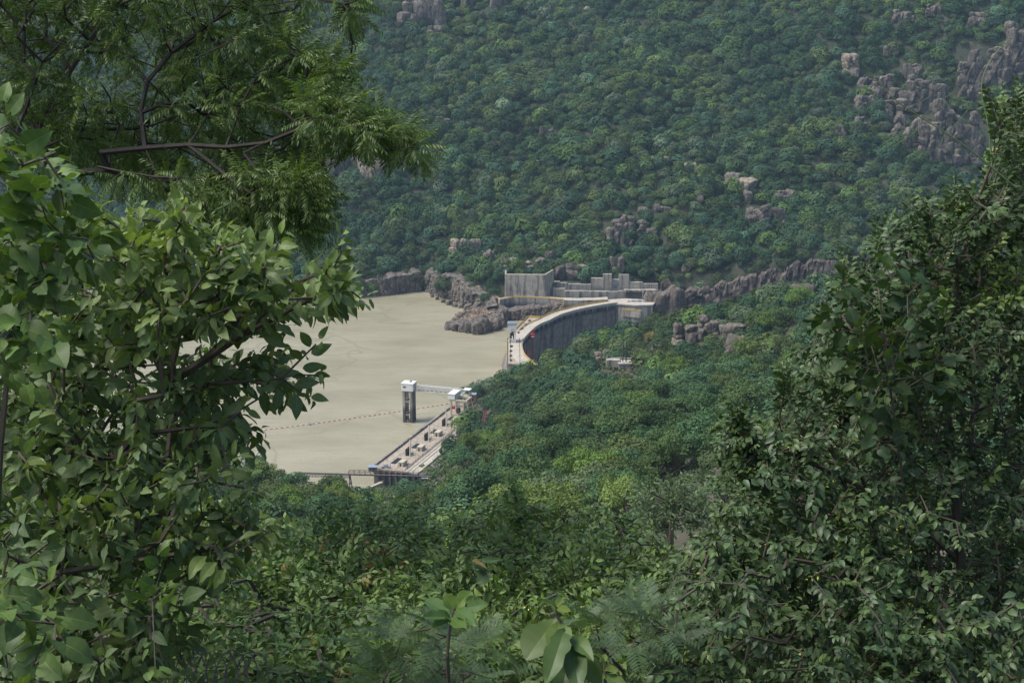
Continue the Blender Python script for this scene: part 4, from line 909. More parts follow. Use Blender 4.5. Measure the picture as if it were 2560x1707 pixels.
for i, (x0, x1, a, b2, tt) in enumerate([(1516, 1550, 899, 905, PLT+1), (1528, 1560, 893, 899, PLT+14), (1560, 1612, 894, 899, PLT+16)]):
    slab('low_wall', x0, x1, a, b2+10, tt, 3.5 if i == 0 else .8, 'conc', None, ['pale flat slab just left of the twin pole plinth', 'low wall behind the left of the twin pole plinth', 'low wall running right behind the twin pole plinth'][i], 'low wall', 'low walls round the plinth')
# dry grass patch
x = np.random.default_rng(1).uniform(0, 1, 1500); y = np.random.default_rng(2).uniform(0, 1, 1500); gp = [hit_ground(1585+60*a, 842-24*b+8*a, 500, 900, z_near, 160) for a, b in zip(x[:260], y[:260])]
gp = np.array(gp); rg = np.random.default_rng(3); mb = MB(); P = np.repeat(gp, 22, 0)+rg.normal(size=(len(gp)*22, 3))*[1.4, 1.8, 0]; P[:, 2] = z_near(P[:, 0], P[:, 1]); D = rg.normal(size=P.shape)*.3+[0, 0, 1]; Wd = rg.normal(size=P.shape)*.3
V = np.stack([P-Wd, P+Wd, P+D*.9], 1).reshape(-1, 3); me = mesh_from('dry_grass', V, [np.arange(len(V)).reshape(-1, 3)], np.repeat(rg.uniform(.7, 1.2, (len(P), 1)), 3, 1))
M['dry'] = leaf_mat('dry_grass_blades', (.36, .32, .14), .8, .2, .1); o = link('dry_grass', me, M['dry']); o['kind'] = 'stuff'
# ------------------------------------------------------------------ intake deck
ZI = 9.0
uA = wpt(z6(183, 1235), ZI); uB = wpt(z6(1172, 478), ZI)
ud = (uB-uA)[:2]; LI = float(np.hypot(*ud)); ud /= LI; wd_ = np.array([ud[1], -ud[0]]); an_i = math.atan2(ud[1], ud[0]); print('intake', uA, uB, LI)
IN = thing('intake_dam', 'straight sandy concrete intake deck running from the pipe bridge to the gantry crane', 'dam', (uA[0], uA[1], 0))
IR = thing  # frame helpers below
def ip(a, w, z=ZI): q = uA[:2]+ud*a+wd_*w; return np.array([q[0], q[1], z])
prism('wall', [ip(-1, .3)[:2], ip(LI+16, .3)[:2], ip(LI+16, 30)[:2], ip(-1, 30)[:2]], -25, ZI-.8, 'concdark', IN)
prism('deck', [ip(-1.4, 0)[:2], ip(LI+16, 0)[:2], ip(LI+16, 17)[:2], ip(-1.4, 17)[:2]], ZI-.8, ZI, 'deck2', IN)
prism('service_road', [ip(-1.4, 17)[:2], ip(LI+16, 17)[:2], ip(LI+16, 24)[:2], ip(-1.4, 24)[:2]], ZI-.8, ZI-.03, 'deck', IN)
prism('parapet', [ip(-1.4, -.5)[:2], ip(LI+4, -.5)[:2], ip(LI+4, .45)[:2], ip(-1.4, .45)[:2]], ZI-2.2, ZI+1.1, 'concdark', IN)
for w in (4.2, 5.4, 11.5, 16.2, 18.5, 20.5): prism('crane_rail', [ip(0, w)[:2], ip(LI+6, w)[:2], ip(LI+6, w+.22)[:2], ip(0, w+.22)[:2]], ZI-.03, ZI+.12, 'steel' if w > 15 else 'deck', IN)
for k in range(7):
    w = 3.+k*3.2; mb = MB(); mb.box((*ip(-1.75, w)[:2], 3.), (.9, .8, 10.5), an_i); under(mb.build('buttress', M['concdark'], IN))
rail('railing', [ip(1, 16.6)[:2], ip(LI-4, 16.6)[:2]], ZI, 'steel', IN, 1.2, 3., .07)
rail('railing', [ip(-1.2, 1.2)[:2], ip(-1.2, 16)[:2]], ZI, 'steel', IN, 1.2, 3., .07)
def locate(zx, zy, z=ZI):
    p = wpt(z6(zx, zy), z); return p
def ibox(name, m, parent, c, d): mb = MB(); mb.box(c, d); return mb.build(name, M[m], parent)
GR = ['nearest the pipe bridge', 'between the first and second screens', 'between the second and third screens', 'beside the gantry crane']
for i, (a, b_, L) in enumerate([(475, 1160, 8.6), (735, 965, 7.6), (975, 775, 7), (1195, 605, 7.2)]):
    p = locate(a, b_); o = thing('trash_grating', f'flat dark grating let into the intake deck, {GR[i]}', 'grating', p, an_i, 'dark gratings in the intake deck')
    ibox('frame', 'steel', o, (0, 0, .03), (L, 2.9, .08)); mb = MB()
    for k in range(9): mb.box((-L/2+.5+k*(L-1)/8, 0, .1), (L/11, 2.6, .06))
    mb.build('slats', M['black'], o)
SN = ['nearest the pipe bridge', 'in the middle of the deck', 'nearest the gantry crane']
for i, (a, b_) in enumerate([(628, 1075), (872, 880), (1102, 690)]):
    p = locate(a, b_); s = proj(p)[2]/FOC/5.227; o = thing('screen_rack', f'upright black screen with a leaning cream hoist arm, {SN[i]}', 'gate hoist', p, an_i, 'upright black screens on the intake deck')
    ibox('screen', 'black', o, (0, 0, 1.7), (4.8, .8, 3.6)); mb = MB()
    for z in (.6, 1.5, 2.4, 3.3): mb.box((0, -.46, z), (4.7, .12, .16)); mb.box((2.0, .1, z), (1.3, 1., .3))
    mb.build('ribs', M['steel'], o); mb = MB(); mb.segs([(-2.6, -2.2, 0)], [(1.2, -.7, 7.6)], .3, .3, 6); mb.build('hoist_arm', M['cream'], o)
    mb = MB(); mb.segs([(-.2, -3.4, 0), (-2.2, -2.6, 0)], [(.9, -.9, 7.), (-.5, -1.2, 4)], .1, .1, 4); mb.build('stay', M['cream'], o)
BN = ['nearest the pipe bridge', 'second from the pipe bridge', 'second from the gantry crane', 'nearest the gantry crane']
for i, (a, b_) in enumerate([(560, 1215), (800, 1015), (1025, 825), (1245, 655)]):
    p = locate(a, b_); o = thing('valve_house', f'small cream block house with a dark door on the deck, {BN[i]}', 'hut', p, an_i, 'cream block houses on the intake deck')
    ibox('wall', 'cream', o, (0, 0, 1.1), (5., 2.6, 2.2)); ibox('roof', 'cream', o, (0, 0, 2.28), (5.2, 2.8, .16)); ibox('door', 'black', o, (-2.53, .2, .9), (.06, .7, 1.5)); ibox('cabinet', 'cream', o, (-2., 1.6, .6), (1., .5, 1.2))
# short leaning posts and bits on the deck
for i, (a, b_, h) in enumerate([(1010, 760, 5.5), (1130, 700, 3.), (945, 800, 4.), (400, 1255, 2.2), (620, 1250, 2.6), (690, 1090, 2.)]):
    p = locate(a, b_); o = thing('deck_post', ['leaning cream post between the middle and far screens', 'short cream post beside the far screen', 'thin leaning post before the far screen', 'thin post at the pipe bridge end of the deck', 'thin post by the first block house', 'short post behind the first screen'][i], 'post', p, 0, 'thin posts on the intake deck')
    mb = MB(); mb.segs([(0, 0, 0)], [(h*.22 if i < 3 else 0, 0, h)], .14, .1, 5); mb.build('shaft', M['cream' if i < 3 else 'steel'], o); ibox('foot', 'steel', o, (0, 0, .1), (.6, .6, .2))
# ---- cream gantry crane of the intake
pg = locate(1193, 565); s = proj(pg)[2]/FOC/5.227; G2 = thing('gantry_crane', 'cream gantry crane with a white machine house at the far end of the intake deck', 'crane', pg, an_i)
hg = 8.6*1.0
for (xx, yy) in [(0, 0), (7., 0), (0, -7.2), (7., -7.2)]: ibox('leg', 'cream', G2, (xx, yy, hg*.5), (.8, .8, hg))
ibox('girder', 'cream', G2, (0, -4.2, hg+.35), (.9, 10.5, 1.)); ibox('girder', 'cream', G2, (7., -4.2, hg+.35), (.9, 10.5, 1.)); ibox('end_beam', 'cream', G2, (3.5, .6, hg+.3), (7.4, .7, .9)); ibox('end_beam', 'cream', G2, (3.5, -8.8, hg+.3), (7.4, .7, .9))
ibox('machine_house', 'white', G2, (3.5, -.4, hg+2.2), (8.4, 3.9, 2.8)); ibox('roof', 'white', G2, (3.5, -.4, hg+3.75), (8.8, 4.3, .3))
mb = MB(); mb.segs([(3.5, -9.8, .2), (0, -8.8, hg), (7, -8.8, hg)], [(3.5, -7.6, hg+.8), (0, -11.5, 0), (7, -11.5, 0)], .35, .3, 6); mb.build('brace', M['cream'], G2)
mb = MB(); mb.box((3., -3., 2.2), (2.6, 1.6, 2.6)); mb.segs([(2, -3, 3), (4, -3, 3)], [(2, -3, hg), (4, -3, hg)], .12, .12, 4); mb.build('grab', M['steel'], G2)
o = thing('equipment_skid', 'small red machine under the cream gantry crane', 'machine', locate(1225, 475)); ibox('engine', 'red', o, (0, 0, .7), (2., 1.6, 1.2)); ibox('frame', 'steel', o, (0, 0, .1), (2.6, 2., .2))
# ---- intake tower
ptw = atz(900+648/5.227, 930+640/5.227, 0.); s = proj(ptw)[2]/FOC; TW = thing('intake_tower', 'slender concrete intake tower with white cabin standing in the water', 'tower', (ptw[0], ptw[1], 0), R(-16))
Ht = 415/5.227*s/CP; w = 25.5*s; lg = w*.26
print('tower h', Ht, w)
for sx in (-1, 1):
    for sy in (-1, 1): ibox('shaft_leg', 'concdark', TW, (sx*(w-lg)/2, sy*(w-lg)/2, Ht/2-6), (lg, lg, Ht+12))
for z in (.24, .66, .985):
    ibox('crossbeam', 'conc', TW, (0, -(w-lg)/2, Ht*z), (w-2*lg, lg*.8, Ht*.045)); ibox('crossbeam', 'conc', TW, (0, (w-lg)/2, Ht*z), (w-2*lg, lg*.8, Ht*.045)); ibox('crossbeam', 'conc', TW, (-(w-lg)/2, 0, Ht*z), (lg*.8, w-2*lg, Ht*.045))
ibox('side_wall', 'concdark', TW, ((w-lg)/2+.05, 0, Ht/2-6), (lg*.8, w-2*lg, Ht+12))
mb = MB()
for q in (-.22, 0., .2): mb.segs([(w*q, -w*.2, 0)], [(w*q, -w*.2, Ht)], .13, .13, 4)
for z in np.arange(.5, Ht, 1.6): mb.box((0, -w*.2, z), (w*.45, .15, .18))
mb.build('ladder_rack', M['black'], TW)
hb = 17.5*s*1.06
ibox('cabin', 'white', TW, (0, 0, Ht+hb/2), (w*1.2, w*1.12, hb)); ibox('roof', 'white', TW, (0, 0, Ht+hb+.12), (w*1.26, w*1.18, .22)); ibox('window', 'steel', TW, (-.25*w, -w*.565, Ht+hb*.55), (w*.28, .06, hb*.22)); ibox('door', 'grey', TW, (w*.605, .1*w, Ht+hb*.42), (.06, w*.3, hb*.7))
ibox('roof_vent', 'black', TW, (.1*w, .1*w, Ht+hb+.55), (.5, .5, .6)); ibox('roof_vent', 'black', TW, (.22*w, .14*w, Ht+hb+.6), (.4, .4, .8))
mb = MB(); mb.segs([(-w*.45, w*.4, Ht+hb), (w*.5, w*.4, Ht+hb)], [(-w*.45, w*.4, Ht+hb+1.6), (w*.5, w*.4, Ht+hb+1.9)], .05, .05, 4); mb.build('antenna', M['steel'], TW)
# ---- white truss footbridge
tb = proj(ptw)[2]; A0 = at(*z6(700, 232), tb+.8); zb_ = A0[2]; B0 = atz(*z6(1335, 293), zb_); TB = thing('truss_footbridge', 'white steel truss footbridge from the intake tower to the shore', 'footbridge', A0)
dv = B0-A0; Lb = float(np.linalg.norm(dv)); ab = math.atan2(dv[1], dv[0]); TB.rotation_euler = (0, 0, ab); print('bridge', Lb, zb_)
hT = 68/5.227*tb/FOC/CP; wT = 1.9; npn = 11
for sy, nm in ((-1, 'truss'), (1, 'truss')):
    mb = MB(); yq = sy*wT/2
    mb.box((Lb/2, yq, 0), (Lb, .28, .36)); mb.box((Lb/2, yq, hT), (Lb, .3, .34))
    for k in range(npn):
        x0, x1 = Lb*k/npn, Lb*(k+1)/npn; mb.segs([(x0, yq, hT), (x1, yq, 0)], [(x1, yq, 0), (x1, yq, hT)], .12, .12, 5)
    mb.segs([(0, yq, 0)], [(0, yq, hT)], .16, .16, 5); mb.build(nm, M['white'], TB)
ibox('walkway', 'steel', TB, (Lb/2, 0, .2), (Lb, wT-.3, .12))
mb = MB()
for k in range(npn+1): mb.box((Lb*k/npn, 0, hT), (.14, wT, .14))
mb.build('cross_ties', M['white'], TB)
# shore portal
SPt = thing('bridge_portal', 'cream concrete portal carrying the shore end of the white footbridge', 'portal', B0+[.5, 0, 0], ab)
for (xx, yy) in [(.6, -1.6), (3.6, -1.6), (.6, 1.6), (3.6, 1.6)]: ibox('column', 'cream', SPt, (xx, yy, -3.2), (.55, .55, 7.4))
ibox('deck', 'cream', SPt, (2.2, 0, -.4), (5.2, 4., .4)); ibox('crossbeam', 'cream', SPt, (2.1, -1.6, -3.6), (2.6, .4, .5)); ibox('roof_slab', 'white', SPt, (2.6, 0, hT+.3), (4., 4.2, .3))
mb = MB(); mb.segs([(-.2, -1.6, -.2), (-.2, 1.6, -.2)], [(2., -1.6, hT+.4), (2., 1.6, hT+.4)], .3, .3, 6); mb.build('arch_brace', M['white'], SPt)
for (xx, yy) in [(4.2, -1.6), (4.2, 1.6)]: ibox('roof_post', 'cream', SPt, (xx, yy, hT/2), (.4, .4, hT+.4))
ph = atz(1183, 1000, ZI+3.); SH = thing('shore_hut', 'small salmon coloured hut with a blue grey roof beside the footbridge portal', 'hut', ph, R(-10))
ibox('wall', 'orangewall', SH, (0, 0, 1.2), (3.2, 3, 4.4)); ibox('roof', 'blue', SH, (0, 0, 3.6), (3.8, 3.8, .5)); ibox('door', 'steel', SH, (0, -1.53, .8), (.8, .06, 1.7))
# ---- floating boom
ba, bb = atz(560, 1088, 0), atz(1132, 1008, 0); Lf = float(np.linalg.norm(bb-ba)); FB = thing('floating_boom', 'long line of alternating red and white floats across the water', 'floating boom', ba, math.atan2((bb-ba)[1], (bb-ba)[0]))
nf = int(Lf/1.5); sag = 2.2
ba_m = []
for col in ('white', 'red'):
    mb = MB(); mb.segs([(0, 0, .05)], [(1.25, 0, .05)], .19, .19, 8); me = mesh_from('float', np.concatenate(mb.V), mb.F, np.concatenate(mb.T)); me.materials.append(M[col]); ba_m.append(me)
for k in range(min(nf, 99)):
    x0 = k*(Lf/min(nf, 99)); o = link('float', ba_m[k % 2], None, FB); o.location = (x0, -math.sin(math.pi*k/min(nf, 99))*sag, .12); o.scale = (Lf/min(nf, 99)/1.5, 1, 1);
    if k % 2 == 0: o['label'] = 'white float'
    else: o['label'] = 'red float'
bu = thing('marker_buoy', 'small grey green buoy on the floating boom', 'buoy', atz(776, 1062, 0)); mb = MB(); mb.segs([(-.9, -.3, .1)], [(.9, -.3, .1)], .5, .5, 8); mb.build('float', M['grey'], bu); ibox('top_box', 'grey', bu, (0, -.3, .75), (1., .5, .6))
# ---- pipe bridge near the viewer
tp = 640; pa, pb_ = at(740, 1181.5, tp), at(1135, 1184, tp-6); pb_[2] = pa[2]; PB = thing('pipe_bridge', 'dark steel pipe bridge crossing in front of the intake deck', 'pipe bridge', pa)
dv = pb_-pa; Lp = float(np.linalg.norm(dv)); PB.rotation_euler = (0, 0, math.atan2(dv[1], dv[0])); s = tp/FOC
mb = MB(); mb.segs([(0, 0, 0)], [(Lp, 0, 0)], .42, .42, 10); mb.build('pipe', M['steel'], PB)
def X(px): return (px-740)*s
mb = MB()
for yq in (-.7, .7):
    mb.segs([(X(740), yq, -1.4)], [(X(876), yq, -1.4)], .1, .1, 4)
    for k in range(18): a = X(740+k*7.6); b2 = X(740+(k+1)*7.6); mb.segs([(a, yq, -.2), ((a+b2)/2, yq, -1.4)], [((a+b2)/2, yq, -1.4), (b2, yq, -.2)], .07, .07, 4)
mb.build('lower_truss', M['rust'], PB)
mb = MB()
for yq in (-.9, .9):
    mb.segs([(X(874), yq, 1.75)], [(X(1063), yq, 1.75)], .11, .11, 4)
    for k in range(15): x0 = X(874+k*13.5); mb.segs([(x0, yq, 0)], [(x0, yq, 1.75)], .09, .09, 4); mb.segs([(x0, yq, .1)], [(x0+13.5*s, yq, 1.7)], .05, .05, 4)
mb.build('upper_truss', M['rust'], PB)
mb = MB()
for k in range(28): mb.segs([(X(742+k*4.8), -.4, .3)], [(X(742+k*4.8), -.4, .75)], .05, .05, 4)
mb.build('pipe_hangers', M['steel'], PB)
for q in (-1, 1): mb = MB(); mb.segs([(X(876)+.0, q*.6, -.3)], [(X(879)+q*.35, q*1.6, -9.5)], .24, .24, 6); mb.build('trestle_leg', M['rust'], PB)
mb = MB(); mb.box((X(877.5), 0, -4.2), (.4, 1.8, .25)); mb.box((X(877.5), 0, -7.2), (.4, 2.4, .25)); mb.build('trestle_brace', M['rust'], PB)
hp = locate(168, 1285); HT = thing('deck_shed', 'little shed with a pale blue roof at the corner of the intake deck', 'shed', hp, an_i-R(70)); ibox('wall', 'steel', HT, (0, 0, 1.), (4., 2.4, 2.)); ibox('roof', 'blue', HT, (0, 0, 2.15), (4.5, 3.2, .3)); ibox('door', 'black', HT, (.6, -1.23, .9), (.8, .06, 1.7))
cv = locate(335, 1248); CR = thing('parked_car', 'small blue grey car parked on the deck behind the pipe bridge', 'car', cv, R(8)); ibox('body', 'blue', CR, (0, 0, .65), (3.9, 1.6, .7)); mb = MB(); mb.box((0, 0, 1.25), (2.2, 1.45, .55), top=.8); mb.build('cabin', M['grey'], CR)
for q in (-1.2, 1.2): mb = MB(); mb.segs([(q, -.82, .32)], [(q, .82, .32)], .32, .32, 10); mb.build('wheels', M['black'], CR)
# yellow ledge at the water by the trestle
yl = [at(880, 1224, 655), at(930, 1217, 662), at(958, 1207, 668)]
for k in yl: k[2] = min(k[2], 14)
LG = thing('water_ledge', 'cream concrete ledge curving along the water below the pipe bridge', 'ledge', yl[0]); zl = float(np.mean([k[2] for k in yl])); wall_poly('wall', [yl[0]*[1, 1, 0]+[0, 0, 0], yl[1]*[1, 1, 0], yl[2]*[1, 1, 0]], zl, zl-9, 1.6, 'cream', LG, .2)
under(LG.children[0]); rail('railing', [k[:2] for k in yl], zl, 'cream', LG, 1., 2., .05)
# ---- red inclined stairway in the trees
pa, pb_ = at(1202, 1092, 706), at(1214, 1022, 752); IT = thing('inclined_stairway', 'steep red inclined stairway climbing through dark trees by the intake deck', 'stairway', pa); pa_l = np.zeros(3); v = pb_-pa
vp = np.array([1.1, 0, 0]); mb = MB(); mb.segs([-vp/2, vp/2], [v-vp/2, v+vp/2], .16, .16, 5); mb.build('rail', M['steel'], IT)
mb = MB()
for k in range(46): q = v*k/46; mb.box(tuple(q+[0, 0, -.05]), (1., .45, .18))
mb.build('steps', M['maroon'], IT); ibox('landing', 'rust', IT, tuple(v+[0, 0, .4]), (3.2, 2.2, .5)); mb = MB()
for q in (-1.4, 1.4): mb.segs([tuple(v+[q, -1, 0])], [tuple(v+[q, -1, 1.8])], .08, .08, 4)
for q in (0, .35, .7): mb.segs([tuple(v*q+[.5, 0, 0])], [tuple(v*q+[.5, 0, -5])], .1, .1, 4)
mb.build('supports', M['rust'], IT)
for i, (px, py, t) in enumerate([(1060, 1205, 640), (1071, 1208, 640)]):
    p = at(px, py, t); o = thing('white_tank', ['small white tank glinting through the trees under the pipe bridge', 'second, smaller white tank under the pipe bridge'][i], 'tank', p); mb = MB(); mb.segs([(-1.1+i*.4, 0, 2.2)], [(1.1-i*.4, 0, 2.2)], .8, .8, 12); mb.build('drum', M['white'], o); ibox('cradle', 'steel', o, (0, 0, 1.1), (1.4, 1., 1.))
# ------------------------------------------------------------------ foliage close to the viewer
def unit(v): v = np.asarray(v, float); return v/(np.linalg.norm(v, axis=-1, keepdims=True)+1e-9)
def leaf_tpl(L, W, n=5, prof='ovate', fold=.18, curl=.25, wav=.0, seed=0, twist=0., vein=False):
    """one blade: length along +x, width y, face up +z; two halves folded along the midrib"""
    r = np.random.default_rng(seed); s = np.linspace(0, 1, n+1)
    w = {'ovate': np.sin(np.pi*s**.8)**.8, 'obovate': np.sin(np.pi*s**1.25)**.75, 'lance': np.sin(np.pi*s**.7)**1.1, 'heart': np.where(s < .02, .55, np.sin(np.pi*np.clip(s*.86+.14, 0, 1)**.72)**.8)}[prof]*W/2
    w[-1] = 0 if prof != 'obovate' else W*.05
    if prof != 'heart': w[0] = W*.03
    ang = curl*s; x = L*s*np.cos(ang*.6); z = -L*curl*s**1.8; tw = twist*s
    off = wav*W*np.sin(s*9+r.uniform(0, 6))
    Lf = np.stack([x+(-.12*L if prof == 'heart' else 0)*(s < .02), w*np.cos(tw), z+fold*w*2+off+w*np.sin(tw)], -1); Rt = np.stack([x+(-.12*L if prof == 'heart' else 0)*(s < .02), -w*np.cos(tw), z+fold*w*2-off-w*np.sin(tw)], -1); Md = np.stack([x, x*0, z], -1)
    if vein:
        bite = 1-(r.random(n+1) < .12)*r.uniform(.1, .35, n+1); Lf[:, 1] *= bite; Rt[:, 1] *= 1-(r.random(n+1) < .12)*r.uniform(.1, .35, n+1)
        e = np.stack([x*0, np.full(n+1, W*.022)*(1-s*.8), x*0], -1); V = np.concatenate([Lf, Md+e, Md-e, Rt]); i = np.arange(n); m = n+1
        F = np.concatenate([np.stack([i+(c+1)*m, i+(c+1)*m+1, i+c*m+1, i+c*m], -1) for c in range(3)]); T = np.ones((3*n, 3)); T[n:2*n] = (1.75, 1.6, 1.5); T[:n:2] *= .93; T[2*n+1::2] *= .93; return V, F, T
    V = np.concatenate([Lf, Md, Rt]); i = np.arange(n); m = n+1
    F = np.concatenate([np.stack([i+m, i+m+1, i+1, i], -1), np.stack([i+2*m, i+1+2*m, i+m+1, i+m], -1)]); return V, F
def frames(D, r, jit=.25, upw=(0, 0, 1)):
    D = unit(D); U = np.tile(np.asarray(upw, float), (len(D), 1))+r.normal(size=D.shape)*jit; U = U-(U*D).sum(1, keepdims=True)*D
    Z = unit(U); Y = np.cross(Z, D); return np.stack([D, Y, Z], -1)          # columns
def inst(tpl, Fr, P, S, tint):
    V, F, T = tpl; n = len(P); W = np.einsum('nij,vj->nvi', Fr, V)*np.asarray(S)[:, None, None]+P[:, None]
    Fc = (F[None]+(np.arange(n)*len(V))[:, None, None]).reshape(-1, F.shape[1]); TT = (T[None]*tint[:, None]).reshape(-1, 3)
    return W.reshape(-1, 3), Fc, TT
def twig_tpl(nl, L, blade, seed, ang=55, arr='alt', droop=.2, tintf=None, petiole=.01, size=(.6, 1.), term=True):
    """a shoot along +x carrying blades"""
    r = np.random.default_rng(seed); Vs, Fs, Ts, o = [], [], [], 0; V0, F0 = blade[:2]; T0 = blade[2] if len(blade) > 2 else np.ones((len(F0), 3))
    for k in range(nl+(1 if term else 0)):
        q = (k+.7)/(nl+.3); side = 1 if k % 2 else -1
        if arr == 'opp': q = (k//2+.7)/(nl/2+.2)
        a = R(ang*(1-.35*q)+r.normal()*12)*side
        if k == nl: q, a = 1., r.normal()*.2
        if arr == 'spiral':
            ph = k*2.4+r.normal()*.3; d = np.array([math.cos(R(ang)), math.sin(R(ang))*math.cos(ph), math.sin(R(ang))*math.sin(ph)*.8+.1])
        else: d = np.array([math.cos(a), math.sin(a), r.normal()*.25])
        d = d+np.array([0, 0, -droop*(1+r.normal()*.5)]); Fr = frames(d[None], r, .3)[0]
        s = size[0]+(size[1]-size[0])*math.sin(math.pi*min(1, q*.8+.2))+r.normal()*.08
        b = np.array([L*min(q, 1.), 0, 0]); W = (Fr@(V0*s+[petiole, 0, 0]).T).T+b
        Vs.append(W); Fs.append(F0+o); o += len(W); t = (tintf(r, q) if tintf else np.ones(3))*r.uniform(.78, 1.2); Ts.append(T0*t)
    return np.concatenate(Vs), np.concatenate(Fs), np.concatenate(Ts)
def compound_tpl(L, nl, ll, lw, seed, droop=.5):
    r = np.random.default_rng(seed); Vs, Fs, Ts, o = [], [], [], 0
    for k in range(nl*2+1):
        q = .22+.78*(k//2)/nl; side = 1 if k % 2 else -1
        x = L*q*(1-.12*q); z = -L*droop*q**2*.7; slope = -droop*1.3*q
        d = np.array([.62, side*.75, slope-.25+r.normal()*.12]) if k < nl*2 else np.array([1, 0, slope])
        V0, F0 = leaf_tpl(ll*r.uniform(.85, 1.1)*(1-.3*abs(q-.5)), lw, 2, 'lance', .1, .3, seed=k); Fr = frames(d[None], r, .25)[0]
        Vs.append((Fr@V0.T).T+[x, side*.002, z]); Fs.append(F0+o); o += len(V0); Ts.append(np.tile(np.ones(3)*r.uniform(.8, 1.2), (len(F0), 1)))
    V = np.array([[0, 0, .001], [0, .003, 0], [L*.5, .002, -L*droop*.17], [L*.5, 0, .001-L*droop*.17], [L*.88, .001, -L*droop*.7], [L*.88, 0, -L*droop*.7]]); Vs.append(V); Fs.append(np.array([[0, 1, 2, 3], [3, 2, 4, 5]])+o); Ts.append(np.ones((2, 3))*.9)
    return np.concatenate(Vs), np.concatenate(Fs), np.concatenate(Ts)
def feather_tpl(L, npin, nleaf, seed, droop=.3):
    r = np.random.default_rng(seed); Vs, Fs, Ts, o = [], [], [], 0
    for k in range(npin*2):
        q = .2+.8*(k//2)/npin; side = 1 if k % 2 else -1; b = np.array([L*q, 0, -L*droop*q*q]); pl = L*.3*math.sin(math.pi*(.25+.6*q))
        d = unit(np.array([.55, side, -.15-droop*q+r.normal()*.08])); n = nleaf; s = (np.arange(n)+.5)/n; c = b+d*pl*s[:, None]; c[:, 2] -= pl*.12*s**2
        u = unit(np.array([.9, -side*.25, 0]))
        for sg in (-1, 1):
            tip = c+(u*sg+d*.35)*pl*.16*np.sin(np.pi*(.15+.75*s))[:, None]; h = d*pl/n*.36
            V = np.stack([c-h, c+h, tip+h*.6, tip-h*.6], 1).reshape(-1, 3); Vs.append(V); Fs.append(np.arange(n*4).reshape(-1, 4)+o); o += n*4; Ts.append(np.ones((n, 3))*r.uniform(.8, 1.2))
    return np.concatenate(Vs), np.concatenate(Fs), np.concatenate(Ts)
def in_poly(px, py, poly):
    c = np.zeros(len(px), bool); n = len(poly)
    for i in range(n):
        x0, y0 = poly[i]; x1, y1 = poly[(i+1) % n]; k = ((y0 > py) != (y1 > py)) & (px < (x1-x0)*(py-y0)/(y1-y0+1e-9)+x0); c ^= k
    return c
def fill(poly, n, t0, t1, seed, clump=0., cs=.6, grad=0.):
    """n points through the body whose outline is poly and whose depth runs from t0 to t1 (both may be functions of py)"""
    r = np.random.default_rng(seed); P = np.array(poly, float); lo, hi = P.min(0), P.max(0); out = []
    tot = 0
    while tot < n:
        px, py = r.uniform(lo[0], hi[0], 4*n), r.uniform(lo[1], hi[1], 4*n); k = in_poly(px, py, poly); px, py = px[k], py[k]
        a = t0(py) if callable(t0) else t0; b = t1(py) if callable(t1) else t1; t = a+(b-a)*r.uniform(0, 1, len(px)); Q = at(px, py, t)
        if clump: k = noise(Q/cs, seed) > r.uniform(-1, 1, len(Q))*.25-(1-clump)*.9+.0; Q = Q[k]
        out.append(Q); tot += len(Q)
    return np.concatenate(out)[:n]
def grow(limbs, targets, step=.35, pen=.25, seed=0, rt=.0022, ex=.42, sag=.05):
    """branches: limbs are polylines (first one starts at the root); every target is tied to the nearest wood"""
    r = np.random.default_rng(seed); N = []; par = []; dist = []
    for li, L in enumerate(limbs):
        L = np.asarray(L, float); s = np.r_[0, np.cumsum(np.linalg.norm(np.diff(L, axis=0), axis=1))]; n = max(2, int(s[-1]/step)+1); Q = np.stack([np.interp(np.linspace(0, s[-1], n), s, L[:, k]) for k in range(3)], -1)
        Q[1:-1] = (Q[:-2]+2*Q[1:-1]+Q[2:])/4; Q[1:-1] = (Q[:-2]+2*Q[1:-1]+Q[2:])/4
        if li: Q = Q+fbm(Q/.5+li, 2, seed+li)[:, None]*np.array([.03, .03, .03])
        if N:
            A_ = np.array(N); j = int(np.argmin(np.linalg.norm(A_-Q[0], axis=1))); d0 = dist[j]
            if np.linalg.norm(A_[j]-Q[0]) < .05: Q = Q[1:]
        else: j, d0 = -1, 0
        for q in Q:
            N.append(q); par.append(j); d0 += (np.linalg.norm(q-N[j]) if j >= 0 else 0); dist.append(d0); j = len(N)-1
    cap = len(N)+len(targets)*12+10; A_ = np.zeros((cap, 3)); A_[:len(N)] = N; dd = np.zeros(cap); dd[:len(N)] = dist; m = len(N); par = par+[0]*(cap-m); nl = m
    o = np.argsort(np.linalg.norm(targets-A_[:m].mean(0), axis=1)) if m < 3 else np.argsort([np.min(np.linalg.norm(A_[:nl]-t, axis=1)) for t in targets])
    tip = np.zeros(len(targets), int)
    for ti in o:
        t = targets[ti]; dv = np.linalg.norm(A_[:m]-t, axis=1); j = int(np.argmin(dv+pen*dd[:m])); L = dv[j]; k = max(1, min(10, int(L/step)+1)); p0 = A_[j].copy()
        side = r.normal(size=3)*.12*L; side[2] = abs(side[2])*.5-sag*L
        for q in range(1, k+1):
            f = q/k; A_[m] = p0*(1-f)+t*f+side*math.sin(math.pi*f); par[m] = j; dd[m] = dd[j]+L/k; j = m; m += 1
        tip[ti] = m-1
    par = np.array(par[:m]); A_ = A_[:m]; cnt = np.zeros(m); cnt[tip] += 1
    for i in range(m-1, 0, -1):
        if par[i] >= 0: cnt[par[i]] += cnt[i]
    rad = rt*np.maximum(cnt, 1)**ex; k = np.where(par >= 0)[0]
    d = unit(A_[tip]-A_[np.maximum(par[tip], 0)]); return A_[par[k]], A_[k], np.minimum(rad[par[k]], rad[k]*1.6), rad[k], d, nl
